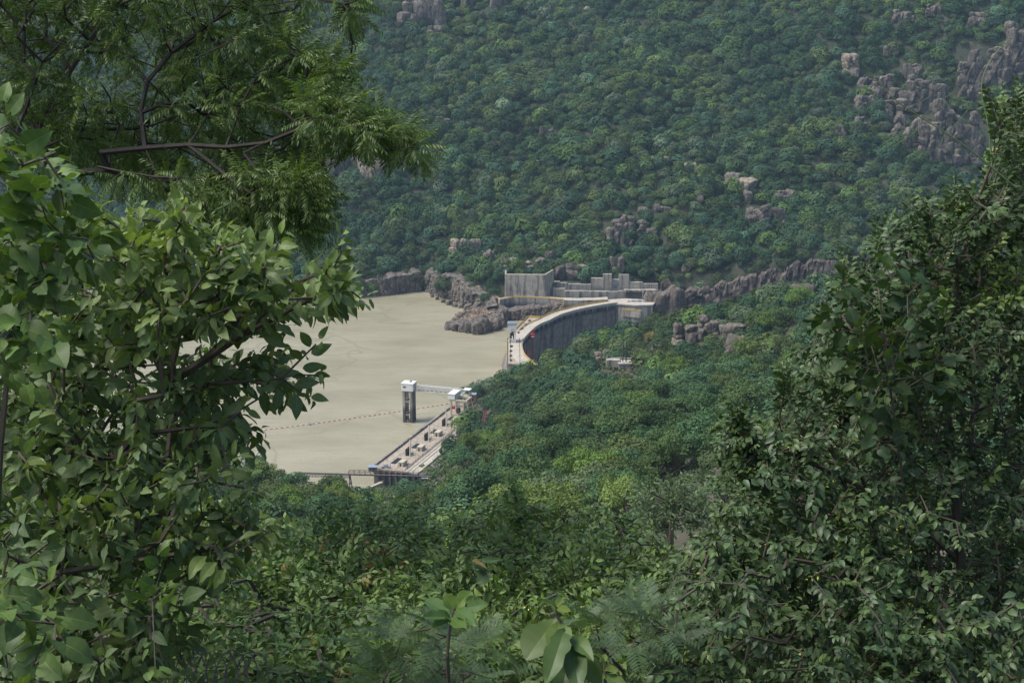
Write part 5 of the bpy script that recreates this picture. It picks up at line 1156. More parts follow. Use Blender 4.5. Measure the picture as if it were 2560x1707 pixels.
def bush(name, label, cat, limbs, T, tpls, weights, tints, m_leaf, m_wood, seed, up=.35, out=.3, rt=.0022, ex=.42, scale=(.85, 1.15), sprays=1, spread=0., back=.5, jit=.35, tint_fn=None, step=.35, pen=.25, side_pull=None):
    r = np.random.default_rng(seed); a, b, ra, rb, d, nl = grow(limbs, T, step, pen, seed, rt, ex)
    base = np.asarray(limbs[0][0], float); c = T.mean(0); o = thing(name, label, cat, base)
    D = unit(d+unit(T-c)*out+np.array([0, 0, up])+r.normal(size=T.shape)*.25)
    mb = MB(); mb.segs(a-base, b-base, ra, rb, 5); mb.build('branches' if False else 'branch', M[m_wood], o)
    P = np.repeat(T, sprays, 0); DD = np.repeat(D, sprays, 0)+(r.normal(size=(len(T)*sprays, 3))*spread if spread else 0); DD = unit(DD)
    S = r.uniform(*scale, len(P)); ch = r.choice(len(tpls), len(P), p=np.array(weights)/sum(weights)); Vs, Fs, Ts, off = [], [], [], 0
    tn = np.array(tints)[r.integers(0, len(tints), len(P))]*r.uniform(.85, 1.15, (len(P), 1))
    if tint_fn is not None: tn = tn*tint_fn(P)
    for k, tp in enumerate(tpls):
        q = np.where(ch == k)[0]
        if not len(q): continue
        Fr = frames(DD[q], r, jit); PP = P[q]-DD[q]*(back*tp[0][:, 0].max())*S[q][:, None]-base
        V, F, T_ = inst(tp, Fr, PP, S[q], tn[q]); Vs.append(V); Fs.append(F+off); off += len(V); Ts.append(T_)
    link('foliage', mesh_from('foliage', np.concatenate(Vs), [np.concatenate(Fs)], np.concatenate(Ts), True), M[m_leaf], o); print(name, 'faces', sum(map(len, Fs)))
    return o
def gnd(x, y): return float(z_near(np.array([x]), np.array([y]))[0])
def root(px, py, t, dz=-.1): p = at(px, py, t); return np.array([p[0], p[1], gnd(p[0], p[1])+dz])
def PL_(pts): return [at(*p) for p in pts]
M['neem'] = leaf_mat('feathered_leaves', (.09, .142, .04), .45, .32, .35)
M['broad'] = leaf_mat('broad_leaves', (.112, .168, .07), .5, .25, .3)
M['vine'] = leaf_mat('vine_leaves', (.092, .155, .042), .5, .25, .3)
M['gloss'] = leaf_mat('glossy_leaves', (.06, .098, .038), .45, .15, .35)
M['thick'] = leaf_mat('thicket_leaves', (.12, .185, .06), .48, .18, .3)
M['soft'] = leaf_mat('soft_leaves', (.12, .18, .085), .5, .3, .35)
young = lambda r, q: np.array([1, 1, 1.])*(1-.0*q)+np.array([.35, .3, .0])*max(0, q-.6)*1.4
# ---- feather-leaved tree, upper left
NPOLY = [(-160, -200), (800, -200), (790, -30), (752, 30), (735, 75), (765, 130), (850, 165), (888, 200), (868, 218), (800, 200), (742, 190), (735, 215), (800, 232), (900, 268), (1000, 322), (1082, 385), (1070, 408), (1000, 385), (935, 362), (860, 380), (815, 372), (775, 430), (805, 500), (775, 590), (735, 548), (690, 540), (655, 590), (560, 560), (500, 500), (430, 455), (330, 455), (235, 420), (100, 385), (-160, 400)]
nl = [PL_([(-260, 1100, 9.6), (-60, 700, 9.3), (60, 500, 9.1), (112, 430, 9), (178, 402, 9), (253, 379, 9.1), (327, 421, 9.2), (374, 454, 9.3)]),
 PL_([(253, 379, 9.1), (400, 362, 9.2), (472, 355, 9.1), (538, 369, 9), (627, 386, 8.9), (692, 369, 8.8), (748, 348, 8.8), (786, 299, 8.9), (842, 267, 9)]),
 PL_([(748, 348, 8.8), (800, 362, 8.7), (931, 362, 8.6), (1030, 376, 8.6)]), PL_([(486, 362, 9.1), (561, 430, 9), (617, 491, 8.9), (702, 547, 8.8)]), PL_([(608, 385, 8.9), (678, 449, 8.8), (730, 505, 8.8), (758, 561, 8.8)]),
 PL_([(112, 430, 9), (100, 340, 9.3), (94, 285, 9.6), (200, 150, 10), (330, -60, 10.3), (430, -250, 10.3), (436, -120, 10), (444, 0, 9.6), (472, 47, 9.5), (505, 84, 9.4), (514, 154, 9.4), (519, 224, 9.4), (512, 276, 9.4), (538, 346, 9.4)]),
 PL_([(507, 89, 9.4), (561, 145, 9.3), (613, 206, 9.2), (664, 224, 9.2), (767, 229, 9.1), (850, 200, 9.1)]), PL_([(444, 0, 9.6), (538, 30, 9.4), (589, 40, 9.3), (678, 23, 9.2), (758, 9, 9.1), (850, -30, 9)]),
 PL_([(140, 257, 9.8), (94, 285, 9.6), (30, 320, 9.8)]), PL_([(200, 150, 10), (290, 110, 10), (300, 60, 10)])]
nl[0] = [root(-260, 1300, 9.8)]+list(nl[0])
T = np.concatenate([fill(NPOLY, 1250, 8.95, 11.6, 5, .75, .5), fill([(835, -60), (905, -60), (900, 40), (862, 75), (840, 10)], 16, 8.8, 9.4, 6), fill([(760, 235), (900, 275), (1000, 330), (1075, 385), (930, 350), (800, 320), (740, 290)], 120, 8.3, 9.3, 8), fill([(700, 100), (850, 165), (885, 205), (760, 190)], 30, 8.8, 9.6, 9),
 fill([(250, 430), (700, 430), (790, 480), (770, 580), (690, 540), (640, 590), (540, 590), (440, 500)], 150, 8.6, 9.6, 14), fill([(680, 430), (770, 430), (800, 500), (775, 600), (725, 570)], 40, 8.5, 9.2, 16), fill([(-500, -900), (850, -900), (820, -180), (-500, -180)], 260, 8.5, 12, 15, .6, .8)])
ct = [compound_tpl(.21, 7, .05, .0125, k, [.3, .55, .15, .42][k]) for k in range(4)]
bush('feathery_tree', 'spreading feather leaved tree with dark crooked branches reaching over the valley', 'tree', nl, T, ct, [1, 1, 1, 1], [(1, 1, 1), (1.25, 1.2, .9), (.8, .9, .9), (1.1, 1.15, .9), (1, 1, 1)], 'neem', 'darkbark', 41, up=.12, out=.35, rt=.0038, ex=.26, scale=(.7, 1.1), sprays=6, spread=.8, back=.0, jit=.3, step=.3)
# ---- broad-leaved bush, left
bl = [leaf_tpl(.1, .05, 8, 'ovate', .1, .45, .05, 1, .4, True), leaf_tpl(.095, .05, 8, 'obovate', .16, .6, .05, 2, -.5, True), leaf_tpl(.105, .047, 8, 'ovate', .05, .25, .07, 3, .2, True)]
bt = [twig_tpl(7, .2, bl[k % 3], 60+k, 60, 'spiral', .35, young, .018, (.65, 1.05)) for k in range(6)]
B1 = [(150, 560), (200, 520), (300, 560), (330, 520), (420, 560), (430, 510), (470, 510), (500, 560), (560, 590), (620, 590), (680, 640), (760, 665), (850, 665), (880, 710), (905, 745), (870, 770), (790, 770), (720, 770), (700, 830), (620, 800), (560, 850), (480, 800), (400, 860), (300, 900), (150, 880)]
B2 = [(120, 860), (300, 880), (420, 900), (520, 880), (640, 840), (720, 880), (800, 935), (770, 1000), (720, 1020), (640, 960), (600, 1030), (650, 1080), (640, 1120), (560, 1150), (420, 1180), (250, 1200), (60, 1150)]
B3 = [(-40, 1050), (250, 1150), (420, 1120), (560, 1140), (650, 1230), (690, 1250), (680, 1330), (620, 1400), (520, 1450), (420, 1400), (330, 1450), (450, 1520), (480, 1600), (440, 1720), (100, 1740), (-60, 1740)]
B4 = [(-80, 640), (160, 600), (220, 1100), (-80, 1200)]
blm = [[root(90, 1700, 5.2)]+PL_([(110, 1600, 5.2), (130, 1400, 5.2), (190, 1200, 5.3), (300, 1130, 5.3), (365, 1040, 5.3), (420, 960, 5.2)]), PL_([(420, 960, 5.2), (500, 900, 5.1), (560, 850, 5.), (640, 800, 5), (690, 775, 4.9), (780, 750, 4.8)]),
 PL_([(420, 960, 5.2), (505, 880, 5.2), (515, 760, 5.3), (490, 620, 5.3), (440, 540, 5.2)]), PL_([(130, 1430, 5.2), (200, 1405, 5.1), (290, 1400, 5), (400, 1370, 4.9), (480, 1355, 4.8), (560, 1345, 4.8)]), PL_([(190, 1200, 5.3), (120, 950, 5.4), (130, 700, 5.4)]), PL_([(365, 1040, 5.3), (300, 850, 5.4), (270, 680, 5.4)]), PL_([(505, 950, 5.2), (600, 940, 5.1), (700, 950, 5.)])]
T = np.concatenate([fill(B1, 350, 4.7, 6.1, 21), fill(B2, 195, 4.9, 6.3, 22, .5, .35), fill(B3, 380, 4.4, 6., 23, .8, .5), fill(B4, 150, 5.2, 6.6, 24)])
T = np.concatenate([T, PL_([(852, 600, 5.), (850, 640, 5.), (700, 600, 5.), (900, 745, 4.9), (790, 860, 5), (620, 1240, 4.9)])])
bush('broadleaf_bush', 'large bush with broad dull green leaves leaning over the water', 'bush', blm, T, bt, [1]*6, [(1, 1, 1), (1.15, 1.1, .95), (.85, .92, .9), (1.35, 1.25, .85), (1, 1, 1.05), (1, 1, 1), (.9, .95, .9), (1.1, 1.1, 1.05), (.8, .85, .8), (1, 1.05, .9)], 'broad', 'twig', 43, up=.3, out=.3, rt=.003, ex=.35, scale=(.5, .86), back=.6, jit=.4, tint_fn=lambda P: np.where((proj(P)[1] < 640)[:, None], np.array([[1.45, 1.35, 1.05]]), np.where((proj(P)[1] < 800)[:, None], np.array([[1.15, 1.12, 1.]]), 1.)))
# finer bush behind it, showing in the gaps
sm = [leaf_tpl(.05, .022, 3, 'ovate', .12, .3, .03, k) for k in range(3)]
st = [twig_tpl(10, .2, sm[k % 3], 80+k, 55, 'alt' if k % 2 else 'spiral', .25, young, .006, (.7, 1.1)) for k in range(6)]
T = fill([(-80, 700), (300, 640), (480, 700), (560, 900), (540, 1150), (300, 1250), (-80, 1250)], 150, 6.8, 8.2, 25, .5, .6)
bush('slender_bush', 'narrow leaved dark bush growing behind the broad leaved one', 'bush', [[root(150, 1500, 7.6)]+PL_([(160, 1300, 7.5), (250, 1100, 7.5), (300, 850, 7.4)])], T, st, [1]*6, [(.9, 1, 1), (.75, .9, 1), (1, 1.1, .9)], 'thick', 'twig', 44, rt=.0022, scale=(.9, 1.5))
# ---- climbing vine with bright leaves, far left
hl = [leaf_tpl(.078, .064, 7, 'heart', .1, .35, .04, k, .2, True) for k in range(3)]
vt = [twig_tpl(3, .14, hl[k % 3], 90+k, 70, 'alt', .25, young, .03, (.6, 1.05)) for k in range(5)]
V1 = [(-60, 350), (20, 310), (90, 350), (170, 400), (215, 460), (190, 520), (250, 610), (235, 650), (150, 640), (160, 760), (120, 800), (130, 900), (60, 930), (-60, 900)]
T = np.concatenate([fill(V1, 135, 3.3, 4.3, 26), fill([(-60, 1440), (60, 1430), (160, 1500), (150, 1620), (60, 1720), (-60, 1720)], 26, 3.2, 3.9, 27)])
bush('climbing_vine', 'bright green climbing vine with broad soft leaves smothering a stem beside the feathery tree', 'vine', [[root(-60, 1700, 4.2)]+PL_([(-30, 1500, 4.2), (-10, 1100, 4.1), (40, 800, 4), (60, 500, 3.9)])], T, vt, [1]*5, [(1, 1, 1), (1.2, 1.15, 1), (.7, .75, .8), (.85, .9, .9)], 'vine', 'twig', 45, rt=.0016, ex=.35, up=.2, out=.4, scale=(.55, 1.05), jit=.6)
T = fill([(300, 1440), (400, 1410), (470, 1470), (430, 1560), (340, 1540), (430, 1650), (380, 1700), (300, 1600)], 26, 4.3, 5.4, 28)
bush('creeper', 'light green heart leaved creeper hanging inside the lower part of the broad leaved bush', 'vine', [[root(330, 1750, 4.9)]+PL_([(340, 1600, 4.9), (380, 1480, 4.8)])], T, vt, [1]*5, [(1, 1, 1), (.8, .9, 1)], 'vine', 'twig', 46, rt=.0014, ex=.35, scale=(.6, 1.), jit=.6)
# ---- big glossy bush, right
gl = [leaf_tpl(.056, .03, 3, 'ovate', .16, .35, .03, k) for k in range(3)]
gt = [twig_tpl(11, .24, gl[k % 3], 100+k, 58, 'alt', .25, young, .006, (.7, 1.1)) for k in range(6)]
yf = [twig_tpl(9, .16, leaf_tpl(.022, .012, 2, 'ovate', .1, .2), 120, 60, 'spiral', .1, lambda r, q: np.array([5.5, 4.2, 1.2]), .004, (.6, 1.1))]
R1 = [(2545, 225), (2640, 230), (2640, 760), (2300, 760), (2060, 800), (2085, 730), (2110, 650), (2150, 640), (2190, 600), (2195, 545), (2240, 560), (2290, 500), (2360, 515), (2370, 460), (2440, 470), (2480, 430), (2470, 390), (2500, 350), (2450, 255), (2480, 235)]
R2 = [(2060, 760), (2640, 740), (2640, 1200), (2300, 1180), (2080, 1060), (1960, 1020), (1940, 950), (1990, 900), (1960, 880), (2030, 850)]
R3 = [(1900, 1080), (1960, 1030), (2100, 1060), (2300, 1150), (2640, 1180), (2640, 1760), (1650, 1760), (1600, 1500), (1690, 1400), (1780, 1320), (1830, 1240), (1900, 1180)]
R4 = [(1815, 1010), (1850, 1020), (1900, 1090), (1920, 1140), (1890, 1220), (1840, 1180), (1800, 1110), (1820, 1060)]
rl = [[root(2420, 1800, 7.4)]+PL_([(2430, 1600, 7.4), (2400, 1400, 7.4), (2380, 1150, 7.3), (2350, 900, 7.2), (2370, 700, 7.1), (2440, 500, 7), (2510, 330, 6.9)]), PL_([(2400, 1400, 7.4), (2250, 1250, 7.1), (2100, 1180, 6.9), (1960, 1200, 6.8), (1900, 1150, 6.8), (1850, 1060, 6.8)]), PL_([(2380, 1150, 7.3), (2250, 1000, 7), (2200, 880, 6.9), (2100, 800, 6.8)]), PL_([(2430, 1600, 7.4), (2300, 1500, 6.8), (2050, 1420, 6.6), (1850, 1400, 6.5)]), PL_([(2350, 900, 7.2), (2280, 700, 7.1), (2260, 580, 7.1)])]
T = np.concatenate([fill(R1, 1150, 6.4, 8.8, 31, .8, .5), fill(R2, 1080, 6.3, 8.6, 32, .78, .45), fill(R3, 2700, lambda y: 6.2-(y-1050)/650*1.2, lambda y: 8.9-(y-1050)/650*1., 33, .85, .5), fill(R4, 160, 6.5, 7.1, 34), fill([(2000, 1200), (2640, 1100), (2640, 1760), (1900, 1760)], 420, 8.3, 9.6, 37), fill([(2420, 1350), (2620, 1330), (2620, 1540), (2420, 1520)], 120, 7.2, 8.6, 38)])
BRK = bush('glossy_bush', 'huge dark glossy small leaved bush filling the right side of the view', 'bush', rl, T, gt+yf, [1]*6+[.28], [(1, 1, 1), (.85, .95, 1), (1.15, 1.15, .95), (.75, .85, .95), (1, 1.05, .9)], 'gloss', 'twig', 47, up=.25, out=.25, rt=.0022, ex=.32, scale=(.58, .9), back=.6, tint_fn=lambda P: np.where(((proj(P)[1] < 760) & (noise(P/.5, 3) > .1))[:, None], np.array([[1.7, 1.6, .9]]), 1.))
# heart-leaved creeper over it
T = np.concatenate([fill([(2090, 700), (2200, 640), (2330, 690), (2380, 780), (2330, 850), (2420, 960), (2380, 1020), (2290, 900), (2200, 870), (2080, 900), (2010, 860), (2060, 790)], 60, 5.8, 6.4, 35), fill([(2120, 900), (2250, 860), (2330, 950), (2270, 1110), (2190, 1130), (2130, 1060)], 30, 5.8, 6.4, 36)])
bush('creeper', 'dull green heart leaved creeper draped over the glossy bush', 'vine', [[root(2300, 1500, 6.2)]+PL_([(2290, 1300, 6.1), (2240, 1050, 6), (2190, 900, 6), (2200, 750, 5.9)])], T, vt, [1]*5, [(.36, .42, .6), (.45, .5, .65), (.6, .62, .62)], 'vine', 'twig', 48, rt=.0016, ex=.3, up=-.2, scale=(.55, 1.0), jit=.5)
# ---- thicket along the bottom
tl = [leaf_tpl(.075, .034, 3, 'ovate', .14, .35, .04, k) for k in range(3)]
tt = [twig_tpl(10, .28, tl[k % 3], 130+k, 55, 'alt' if k % 2 else 'spiral', .25, young, .008, (.7, 1.1)) for k in range(6)]
G1 = [(560, 1400), (640, 1390), (700, 1330), (780, 1300), (860, 1290), (900, 1260), (960, 1285), (990, 1245), (1040, 1270), (1070, 1330), (1000, 1420), (960, 1560), (900, 1700), (840, 1760), (400, 1760), (430, 1600), (500, 1480)]
G2 = [(1060, 1320), (1120, 1300), (1200, 1290), (1260, 1265), (1290, 1190), (1300, 1265), (1370, 1260), (1400, 1290), (1480, 1265), (1540, 1270), (1590, 1310), (1640, 1340), (1700, 1400), (1760, 1460), (1700, 1760), (860, 1760), (900, 1600), (980, 1440)]
dt0 = lambda y: 11.2-(y-1250)/450*5.2; dt1 = lambda y: 13.6-(y-1250)/450*4.8
T = fill(G1, 1450, dt0, dt1, 41, .55, .9)
bush('thicket_bush', 'dark green bush of the thicket lying below the pipe bridge and the water', 'bush', [[root(760, 1560, 10.5)]+PL_([(760, 1520, 10.5), (780, 1450, 10.8), (820, 1380, 11.5)])], T, tt, [1]*6, [(1, 1, 1), (.85, .95, 1), (1.15, 1.15, .9), (.75, .85, .95)]*9+[(2.2, .9, .6)], 'thick', 'twig', 49, rt=.0026, ex=.36, scale=(.65, 1.05), back=.6)
T = np.concatenate([fill(G2, 2300, dt0, dt1, 42, .55, .9), fill([(1270, 1190), (1300, 1190), (1320, 1300), (1260, 1300)], 24, 10.5, 11, 43)])
bush('thicket_bush', 'broad mid green bush with arching leafy shoots in the centre bottom of the view', 'bush', [[root(1350, 1560, 10.5)]+PL_([(1350, 1520, 10.5), (1330, 1430, 10.9), (1300, 1330, 11.2), (1285, 1210, 11)]), PL_([(1350, 1480, 10.7), (1480, 1400, 10.6), (1560, 1320, 11)])], T, tt+yf, [1]*6+[.06], [(1.15, 1.15, 1.05), (1.1, 1.12, 1.), (1.1, 1.12, 1.), (1.1, 1.12, 1.), (1.1, 1.12, 1.), (1.1, 1.12, 1.), (1.1, 1.12, 1.), (1.1, 1.12, 1.), (1.1, 1.12, 1.), (1.1, 1.12, 1.), (1, 1.02, 1), (1.3, 1.25, .9), (.85, .9, .95)], 'thick', 'twig', 50, rt=.0026, ex=.36, scale=(.65, 1.05), back=.6)
# pale plants behind the thicket, seen through the gap on the left
pt = [twig_tpl(8, .35, leaf_tpl(.12, .07, 3, 'ovate', .1, .3, .03, k), 150+k, 55, 'spiral', .2, young, .01, (.7, 1.1)) for k in range(4)]
T = fill([(380, 1290), (520, 1270), (650, 1310), (720, 1320), (800, 1345), (820, 1400), (600, 1440), (380, 1440)], 420, 19, 24, 44, .8, 1.2)
bush('pale_bush', 'pale yellowish green bush seen between the broad leaved bush and the thicket', 'bush', [[root(600, 1460, 21.5)]+PL_([(600, 1420, 21.5), (600, 1380, 21.5)])], T, pt, [1]*4, [(1.35, 1.25, 1.), (1.1, 1.1, 1.1), (1.6, 1.4, .9)], 'soft', 'twig', 51, rt=.004, scale=(.9, 1.4), step=.6)
T = fill([(1590, 1215), (1680, 1190), (1760, 1225), (1790, 1290), (1750, 1330), (1620, 1320), (1580, 1270)], 260, 60, 66, 45, .8, 2.)
stw = [twig_tpl(10, .9, leaf_tpl(.22, .09, 2, 'ovate', .1, .3, 0, k), 160+k, 50, 'spiral', .2, None, .01) for k in range(3)]
bush('pale_bush', 'rounded grey green bush on the bare slope behind the thicket', 'bush', [[root(1680, 1330, 63)]+PL_([(1680, 1310, 63), (1680, 1270, 63)])], T, stw, [1]*3, [(.9, .9, .9), (.75, .8, .8)], 'soft', 'twig', 52, rt=.012, scale=(1., 1.5), step=1.5)
# ---- feathery seedlings at the bottom edge
ft = [feather_tpl(.16, 9, 9, k, .3+.1*k) for k in range(3)]
for nm_, poly, n, rt_, sd in [('feathery seedling with fine grey green leaflets at the bottom edge beside the lobed plant', [(960, 1600), (1040, 1560), (1120, 1570), (1200, 1620), (1260, 1720), (940, 1740)], 60, (1100, 1780, 5.), 46), ('feathery seedling with fine leaflets behind the drooping large leaved sapling', [(1440, 1560), (1530, 1520), (1640, 1530), (1700, 1580), (1640, 1640), (1500, 1640)], 45, (1560, 1780, 5.6), 47)]:
    T = fill(poly, n, rt_[2]-.5, rt_[2]+.3, sd)
    bush('feathery_seedling', nm_, 'seedling', [[root(*rt_)]+PL_([(rt_[0], 1740, rt_[2]), (rt_[0], 1680, rt_[2])])], T, ft, [1, 1, 1], [(.85, .9, .95), (.75, .82, .9), (1, 1.05, .95)], 'soft', 'twig', sd, rt=.0016, up=.15, out=.5, sprays=2, spread=.6, back=0, jit=.25)
# ---- single plants modelled leaf by leaf
def leaves_between(name, label, cat, base, stem, L, m, r_=.004, col=None):
    o = thing(name, label, cat, base); st_ = np.array(stem)-base; mb = MB(); mb.segs(st_[:-1], st_[1:], np.linspace(r_*1.6, r_, len(st_)-1), np.linspace(r_*1.5, r_*.7, len(st_)-1), 7); mb.build('stem', M['twig'], o)
    for k, (b_, t_, w, prof, curl, tint) in enumerate(L):
        B, T_ = at(*b_), at(*t_); d = T_-B; ln = float(np.linalg.norm(d)); V, F, T9 = leaf_tpl(1, 1, 12, prof, .08, curl, .03, k, .1, True)[:3]; V = V*[ln, w/FOC*b_[2], ln]
        toC = unit(np.array([0, 0, H])-B)*.8+np.array([0, 0, .7]); X_ = unit(d); Z = unit(toC-(toC@X_)*X_); Y = np.cross(Z, X_); W_ = V@np.stack([X_, Y, Z])+B-base
        rr = np.random.default_rng(k); link('leaf', mesh_from('leaf', W_, [F], T9**.6*np.array(tint)*rr.uniform(.92, 1.08), True), M[m], o)
    return o
def veined(name, col, trans):
    m = leaf_mat(name, col, .45, trans, .35); nt = m.node_tree; f = ntex(nt, 30, 5); b = nt.nodes['Principled BSDF']; bump(nt, b, f, .3, .004); return m
M['big'] = veined('large_soft_leaves', (.085, .135, .038), .3)
s1 = 3.6; b0 = at(1490, 1900, s1+.1); stm = [b0]+PL_([(1470, 1760, s1), (1436, 1640, s1), (1430, 1609, s1), (1405, 1560, s1), (1390, 1535, s1), (1390, 1515, s1)])
leaves_between('large_leaved_sapling', 'sapling with a drooping cluster of very large oval leaves close to the viewer', 'sapling', b0, stm, [
 ((1390, 1518, s1), (1358, 1497, s1-.05), 26, 'ovate', .1, (1.5, 1.35, .8)), ((1391, 1516, s1), (1410, 1488, s1+.05), 22, 'ovate', .1, (1.5, 1.35, .8)), ((1392, 1520, s1), (1424, 1524, s1-.05), 24, 'ovate', .1, (1.4, 1.3, .8)),
 ((1391, 1545, s1+.02), (1315, 1640, s1-.06), 95, 'obovate', .12, (1.05, 1.05, 1.)), ((1397, 1555, s1), (1395, 1640, s1-.1), 66, 'ovate', .1, (1.15, 1.12, .95)), ((1413, 1572, s1-.03), (1366, 1700, s1-.15), 64, 'ovate', .15, (.8, .88, .9)),
 ((1430, 1610, s1-.02), (1450, 1730, s1-.15), 58, 'ovate', .15, (.72, .82, .9)), ((1428, 1590, s1), (1475, 1625, s1-.1), 44, 'ovate', .3, (.9, 1., .8)), ((1440, 1622, s1+.05), (1500, 1700, s1-.05), 52, 'obovate', .2, (.85, .9, .7)), ((1420, 1640, s1+.1), (1400, 1760, s1), 60, 'ovate', .1, (.55, .65, .7)), ((1400, 1550, s1+.05), (1345, 1600, s1+.05), 50, 'ovate', .15, (.85, .9, .8))], 'big')
b0 = at(1514, 1900, 3.9); leaves_between('small_sapling', 'small upright sapling with pale new leaves at the bottom edge beside the large leaved one', 'sapling', b0, [b0]+PL_([(1514, 1720, 3.9), (1512, 1680, 3.9), (1510, 1650, 3.9)]), [((1511, 1660, 3.9), (1500, 1633, 3.85), 20, 'ovate', .1, (1.4, 1.3, .9)), ((1511, 1655, 3.9), (1512, 1630, 3.95), 18, 'ovate', .1, (1.5, 1.3, .9)), ((1513, 1690, 3.9), (1565, 1705, 3.8), 30, 'ovate', .3, (1, 1, .9)), ((1512, 1672, 3.9), (1540, 1668, 3.85), 22, 'ovate', .2, (1.2, 1.1, .8)), ((1512, 1685, 3.9), (1478, 1700, 3.85), 26, 'ovate', .2, (1., 1., .8))], 'big')
s1 = 4.2; b0 = at(1130, 1850, s1+.1); leaves_between('lobed_plant', 'light green plant with a rosette of broad soft leaves at the bottom centre', 'plant', b0, [b0]+PL_([(1118, 1640, s1), (1125, 1560, s1), (1135, 1520, s1)]), [
 ((1125, 1540, s1), (1058, 1484, s1+.1), 46, 'ovate', .15, (.75, .85, .9)), ((1135, 1525, s1), (1115, 1483, s1), 40, 'obovate', .1, (1.35, 1.25, .85)), ((1138, 1522, s1), (1180, 1474, s1+.05), 42, 'obovate', .1, (1.3, 1.25, .9)), ((1138, 1528, s1), (1160, 1490, s1), 30, 'ovate', .2, (1.4, 1.3, .8)), ((1142, 1525, s1), (1186, 1548, s1-.1), 34, 'ovate', .2, (.8, .9, .9)),
 ((1160, 1522, s1), (1222, 1505, s1), 36, 'ovate', .1, (.85, .95, .9)), ((1150, 1515, s1), (1205, 1492, s1+.05), 28, 'obovate', .1, (.95, 1, .9)), ((1125, 1542, s1), (1065, 1535, s1-.1), 40, 'ovate', .1, (.85, .95, .8)), ((1125, 1545, s1), (1160, 1562, s1-.1), 40, 'obovate', .1, (1, 1.05, .85)), ((1120, 1545, s1), (1085, 1560, s1-.1), 34, 'ovate', .2, (.85, .95, .8))], 'vine')
s1 = 8.; b0 = at(1230, 1700, s1+1); leaves_between('large_leaved_creeper', 'big flat grey green leaves with one brown withered leaf in the middle of the thicket', 'creeper', b0, [b0]+PL_([(1225, 1500, s1+.4), (1220, 1440, s1+.2), (1215, 1400, s1)]), [
 ((1205, 1402, s1), (1258, 1396, s1), 18, 'heart', .1, (.6, .65, .9)), ((1290, 1380, s1+.1), (1256, 1362, s1), 14, 'ovate', .1, (.75, .75, .8)), ((1262, 1405, s1), (1292, 1432, s1), 22, 'heart', .1, (.55, .62, .85)), ((1210, 1420, s1), (1180, 1408, s1), 20, 'heart', .1, (.5, .58, .8)), ((1222, 1430, s1), (1190, 1458, s1), 44, 'heart', .1, (.42, .5, .65)), ((1180, 1400, s1), (1207, 1402, s1-.1), 12, 'ovate', .5, (1.3, .62, .7)), ((1225, 1475, s1), (1215, 1510, s1), 20, 'ovate', .1, (.5, .55, .6))], 'vine')
# ---- tendrils and bare twigs in the upper right
r = np.random.default_rng(61)
TD = [[(2150, 152), (2185, 190), (2230, 250), (2300, 292), (2370, 335), (2440, 385), (2480, 420), (2540, 470)], [(2530, 92), (2480, 140), (2455, 190), (2450, 235), (2470, 300), (2480, 420)], [(2215, 230), (2290, 215)], [(2255, 270), (2300, 258), (2330, 238)], [(2300, 295), (2340, 262), (2390, 225)], [(2302, 300), (2285, 335), (2230, 368)], [(2362, 330), (2350, 370), (2290, 392)], [(2420, 375), (2380, 380), (2360, 370)], [(2360, 335), (2400, 300), (2430, 262)], [(2030, 422), (2070, 425), (2085, 440), (2110, 450), (2170, 500), (2240, 560)], [(2085, 440), (2080, 412)]]
TN = ['main', 'upright', 'side']
tv = thing('tendril_vine', 'thin leafless green vine stems reaching out of the bush across the mountain', 'vine', at(2540, 470, 6.6)); b0 = at(2540, 470, 6.6)
for k, pl_ in enumerate(TD):
    P = at([p[0] for p in pl_], [p[1] for p in pl_], 6.6); Q = smooth(P, 26, 3); mb = MB(); rr_ = .0042 if k < 2 else .0018; mb.segs(Q[:-1]-b0, Q[1:]-b0, np.linspace(rr_*.5, rr_, 25), np.linspace(rr_*.5, rr_, 25), 5, (.6, 1.3, .4)); mb.build('stem' if k < 2 else 'tendril', M['vinestem'] if 'vinestem' in M else M.setdefault('vinestem', plain('green_stem', (.09, .14, .05), .6)), tv)
DT = [[(640, 1240, 5.2), (560, 1248, 5.2), (480, 1270, 5.2)]]
# creeper strand crossing the lower left
P = smooth(at([405, 470, 540, 600, 650, 720, 785, 800, 790], [1480, 1490, 1512, 1534, 1530, 1530, 1532, 1550, 1560], 5.2), 40, 3); ts = thing('trailing_stem', 'pale green stem trailing across the dark thicket from the broad leaved bush', 'vine', P[0]); mb = MB(); mb.segs(P[:-1]-P[0], P[1:]-P[0], .0028, .0026, 6); mb.build('stem', plain('pale_stem', (.25, .3, .12), .6), ts)
V, F = leaf_tpl(.025, .022, 3, 'heart'); mb = MB()
for k in (3, 5, 7, 9, 12, 34, 37): Fr = frames(r.normal(size=(1, 3)), r)[0]; mb.add((Fr@V.T).T+P[k]-P[0], F)
mb.build('leaves', M['vine'], ts, True)
# coil of barbed wire at the bottom edge
s1 = 5.0; a_ = np.linspace(0, 2*math.pi*9, 260); pw = at(430+ (a_/a_[-1])*230, 1722, s1); coil = pw+np.stack([np.cos(a_)*.05, np.sin(a_)*.06, np.sin(a_)*.11], -1); bw = thing('barbed_wire', 'grey coil of barbed wire at the bottom edge under the bushes', 'barbed wire', pw[0]); mb = MB(); mb.segs(coil[:-1]-pw[0], coil[1:]-pw[0], .0022, .0022, 5); mb.build('wire', M['steel'], bw)
mb = MB(); k = np.arange(3, 257, 7); mb.segs(coil[k]-pw[0]-[0, .0, .016], coil[k]-pw[0]+[0, .0, .016], .002, .0015, 4); mb.segs(coil[k]-pw[0]-[.014, 0, 0], coil[k]-pw[0]+[.014, 0, 0], .002, .0015, 4); mb.build('barbs', M['steel'], bw)
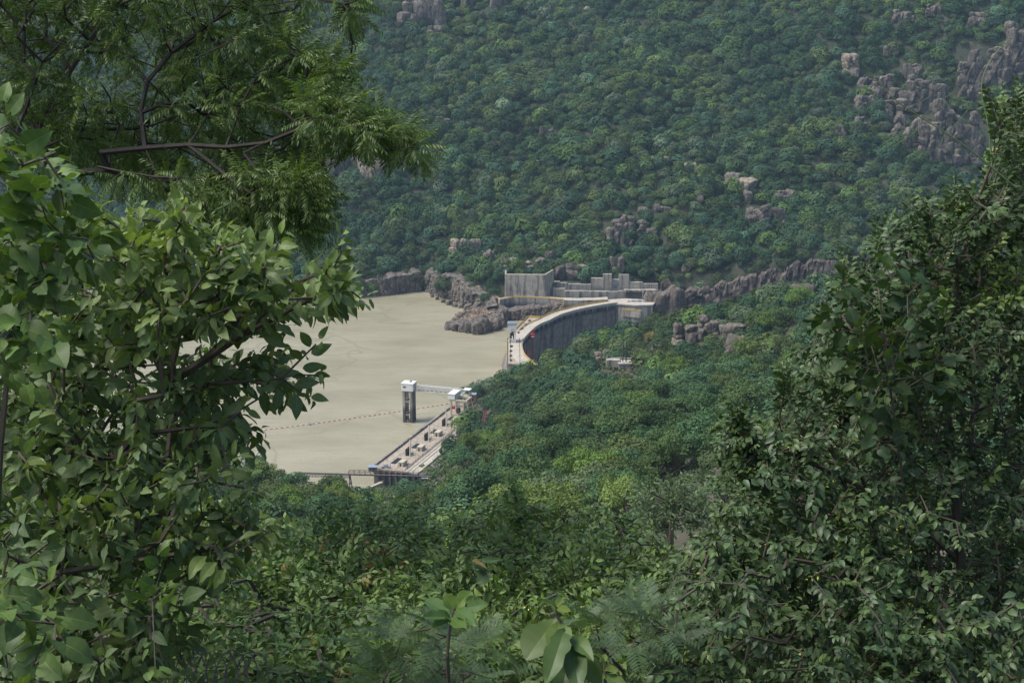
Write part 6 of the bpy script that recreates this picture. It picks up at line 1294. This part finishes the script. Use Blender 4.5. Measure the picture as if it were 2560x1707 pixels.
# ------------------------------------------------------------------ camera, light, air
cam = bpy.data.cameras.new('camera'); co = bpy.data.objects.new('camera', cam); COL.objects.link(co); SC.camera = co
cam.sensor_width = 36; cam.lens = FOC/2560*36; cam.clip_start = .1; cam.clip_end = 6000
co.location = (0, 0, H); co.rotation_euler = (math.pi/2-PITCH, 0, 0)
W = bpy.data.worlds.new('World'); SC.world = W; W.use_nodes = True; nt = W.node_tree
sk = nt.nodes.new('ShaderNodeTexSky'); sk.sky_type = 'NISHITA'; sk.sun_disc = False
EL, AZ = R(60), R(-98)      # sun: high, from the left and a little behind
sk.sun_elevation = EL; sk.sun_rotation = AZ; sk.air_density = 1.; sk.dust_density = 3.; sk.altitude = 400
nt.links.new(sk.outputs[0], nt.nodes['Background'].inputs['Color']); nt.nodes['Background'].inputs['Strength'].default_value = SKY
su = bpy.data.lights.new('sun', 'SUN'); so = bpy.data.objects.new('sun', su); COL.objects.link(so); su.energy = SUN; su.angle = R(22); su.color = (1, .95, .87)
d = Vector((math.sin(AZ)*math.cos(EL), math.cos(AZ)*math.cos(EL), math.sin(EL))); so.rotation_euler = d.to_track_quat('Z', 'Y').to_euler()
hz = MB(); hz.box((0, 700, 190), (5200, 4900, 510)); ho = hz.build('haze', None); ho['kind'] = 'stuff'
m = bpy.data.materials.new('haze_air'); m.use_nodes = True; m.node_tree.nodes.clear(); nt = m.node_tree
pv = nt.nodes.new('ShaderNodeVolumePrincipled'); pv.inputs['Color'].default_value = (.55, .78, 1., 1); pv.inputs['Density'].default_value = HAZE; pv.inputs['Anisotropy'].default_value = .2
out = nt.nodes.new('ShaderNodeOutputMaterial'); nt.links.new(pv.outputs[0], out.inputs['Volume']); ho.data.materials.clear(); ho.data.materials.append(m)
V = SC.view_settings; V.view_transform = 'Standard'; V.look = 'None'; V.exposure = EXPO; V.gamma = 1
SC.cycles.volume_bounces = 0; SC.cycles.max_bounces = 7; SC.cycles.transparent_max_bounces = 4; SC.cycles.use_denoising = True
SC.cycles.diffuse_bounces = 4; SC.cycles.glossy_bounces = 2
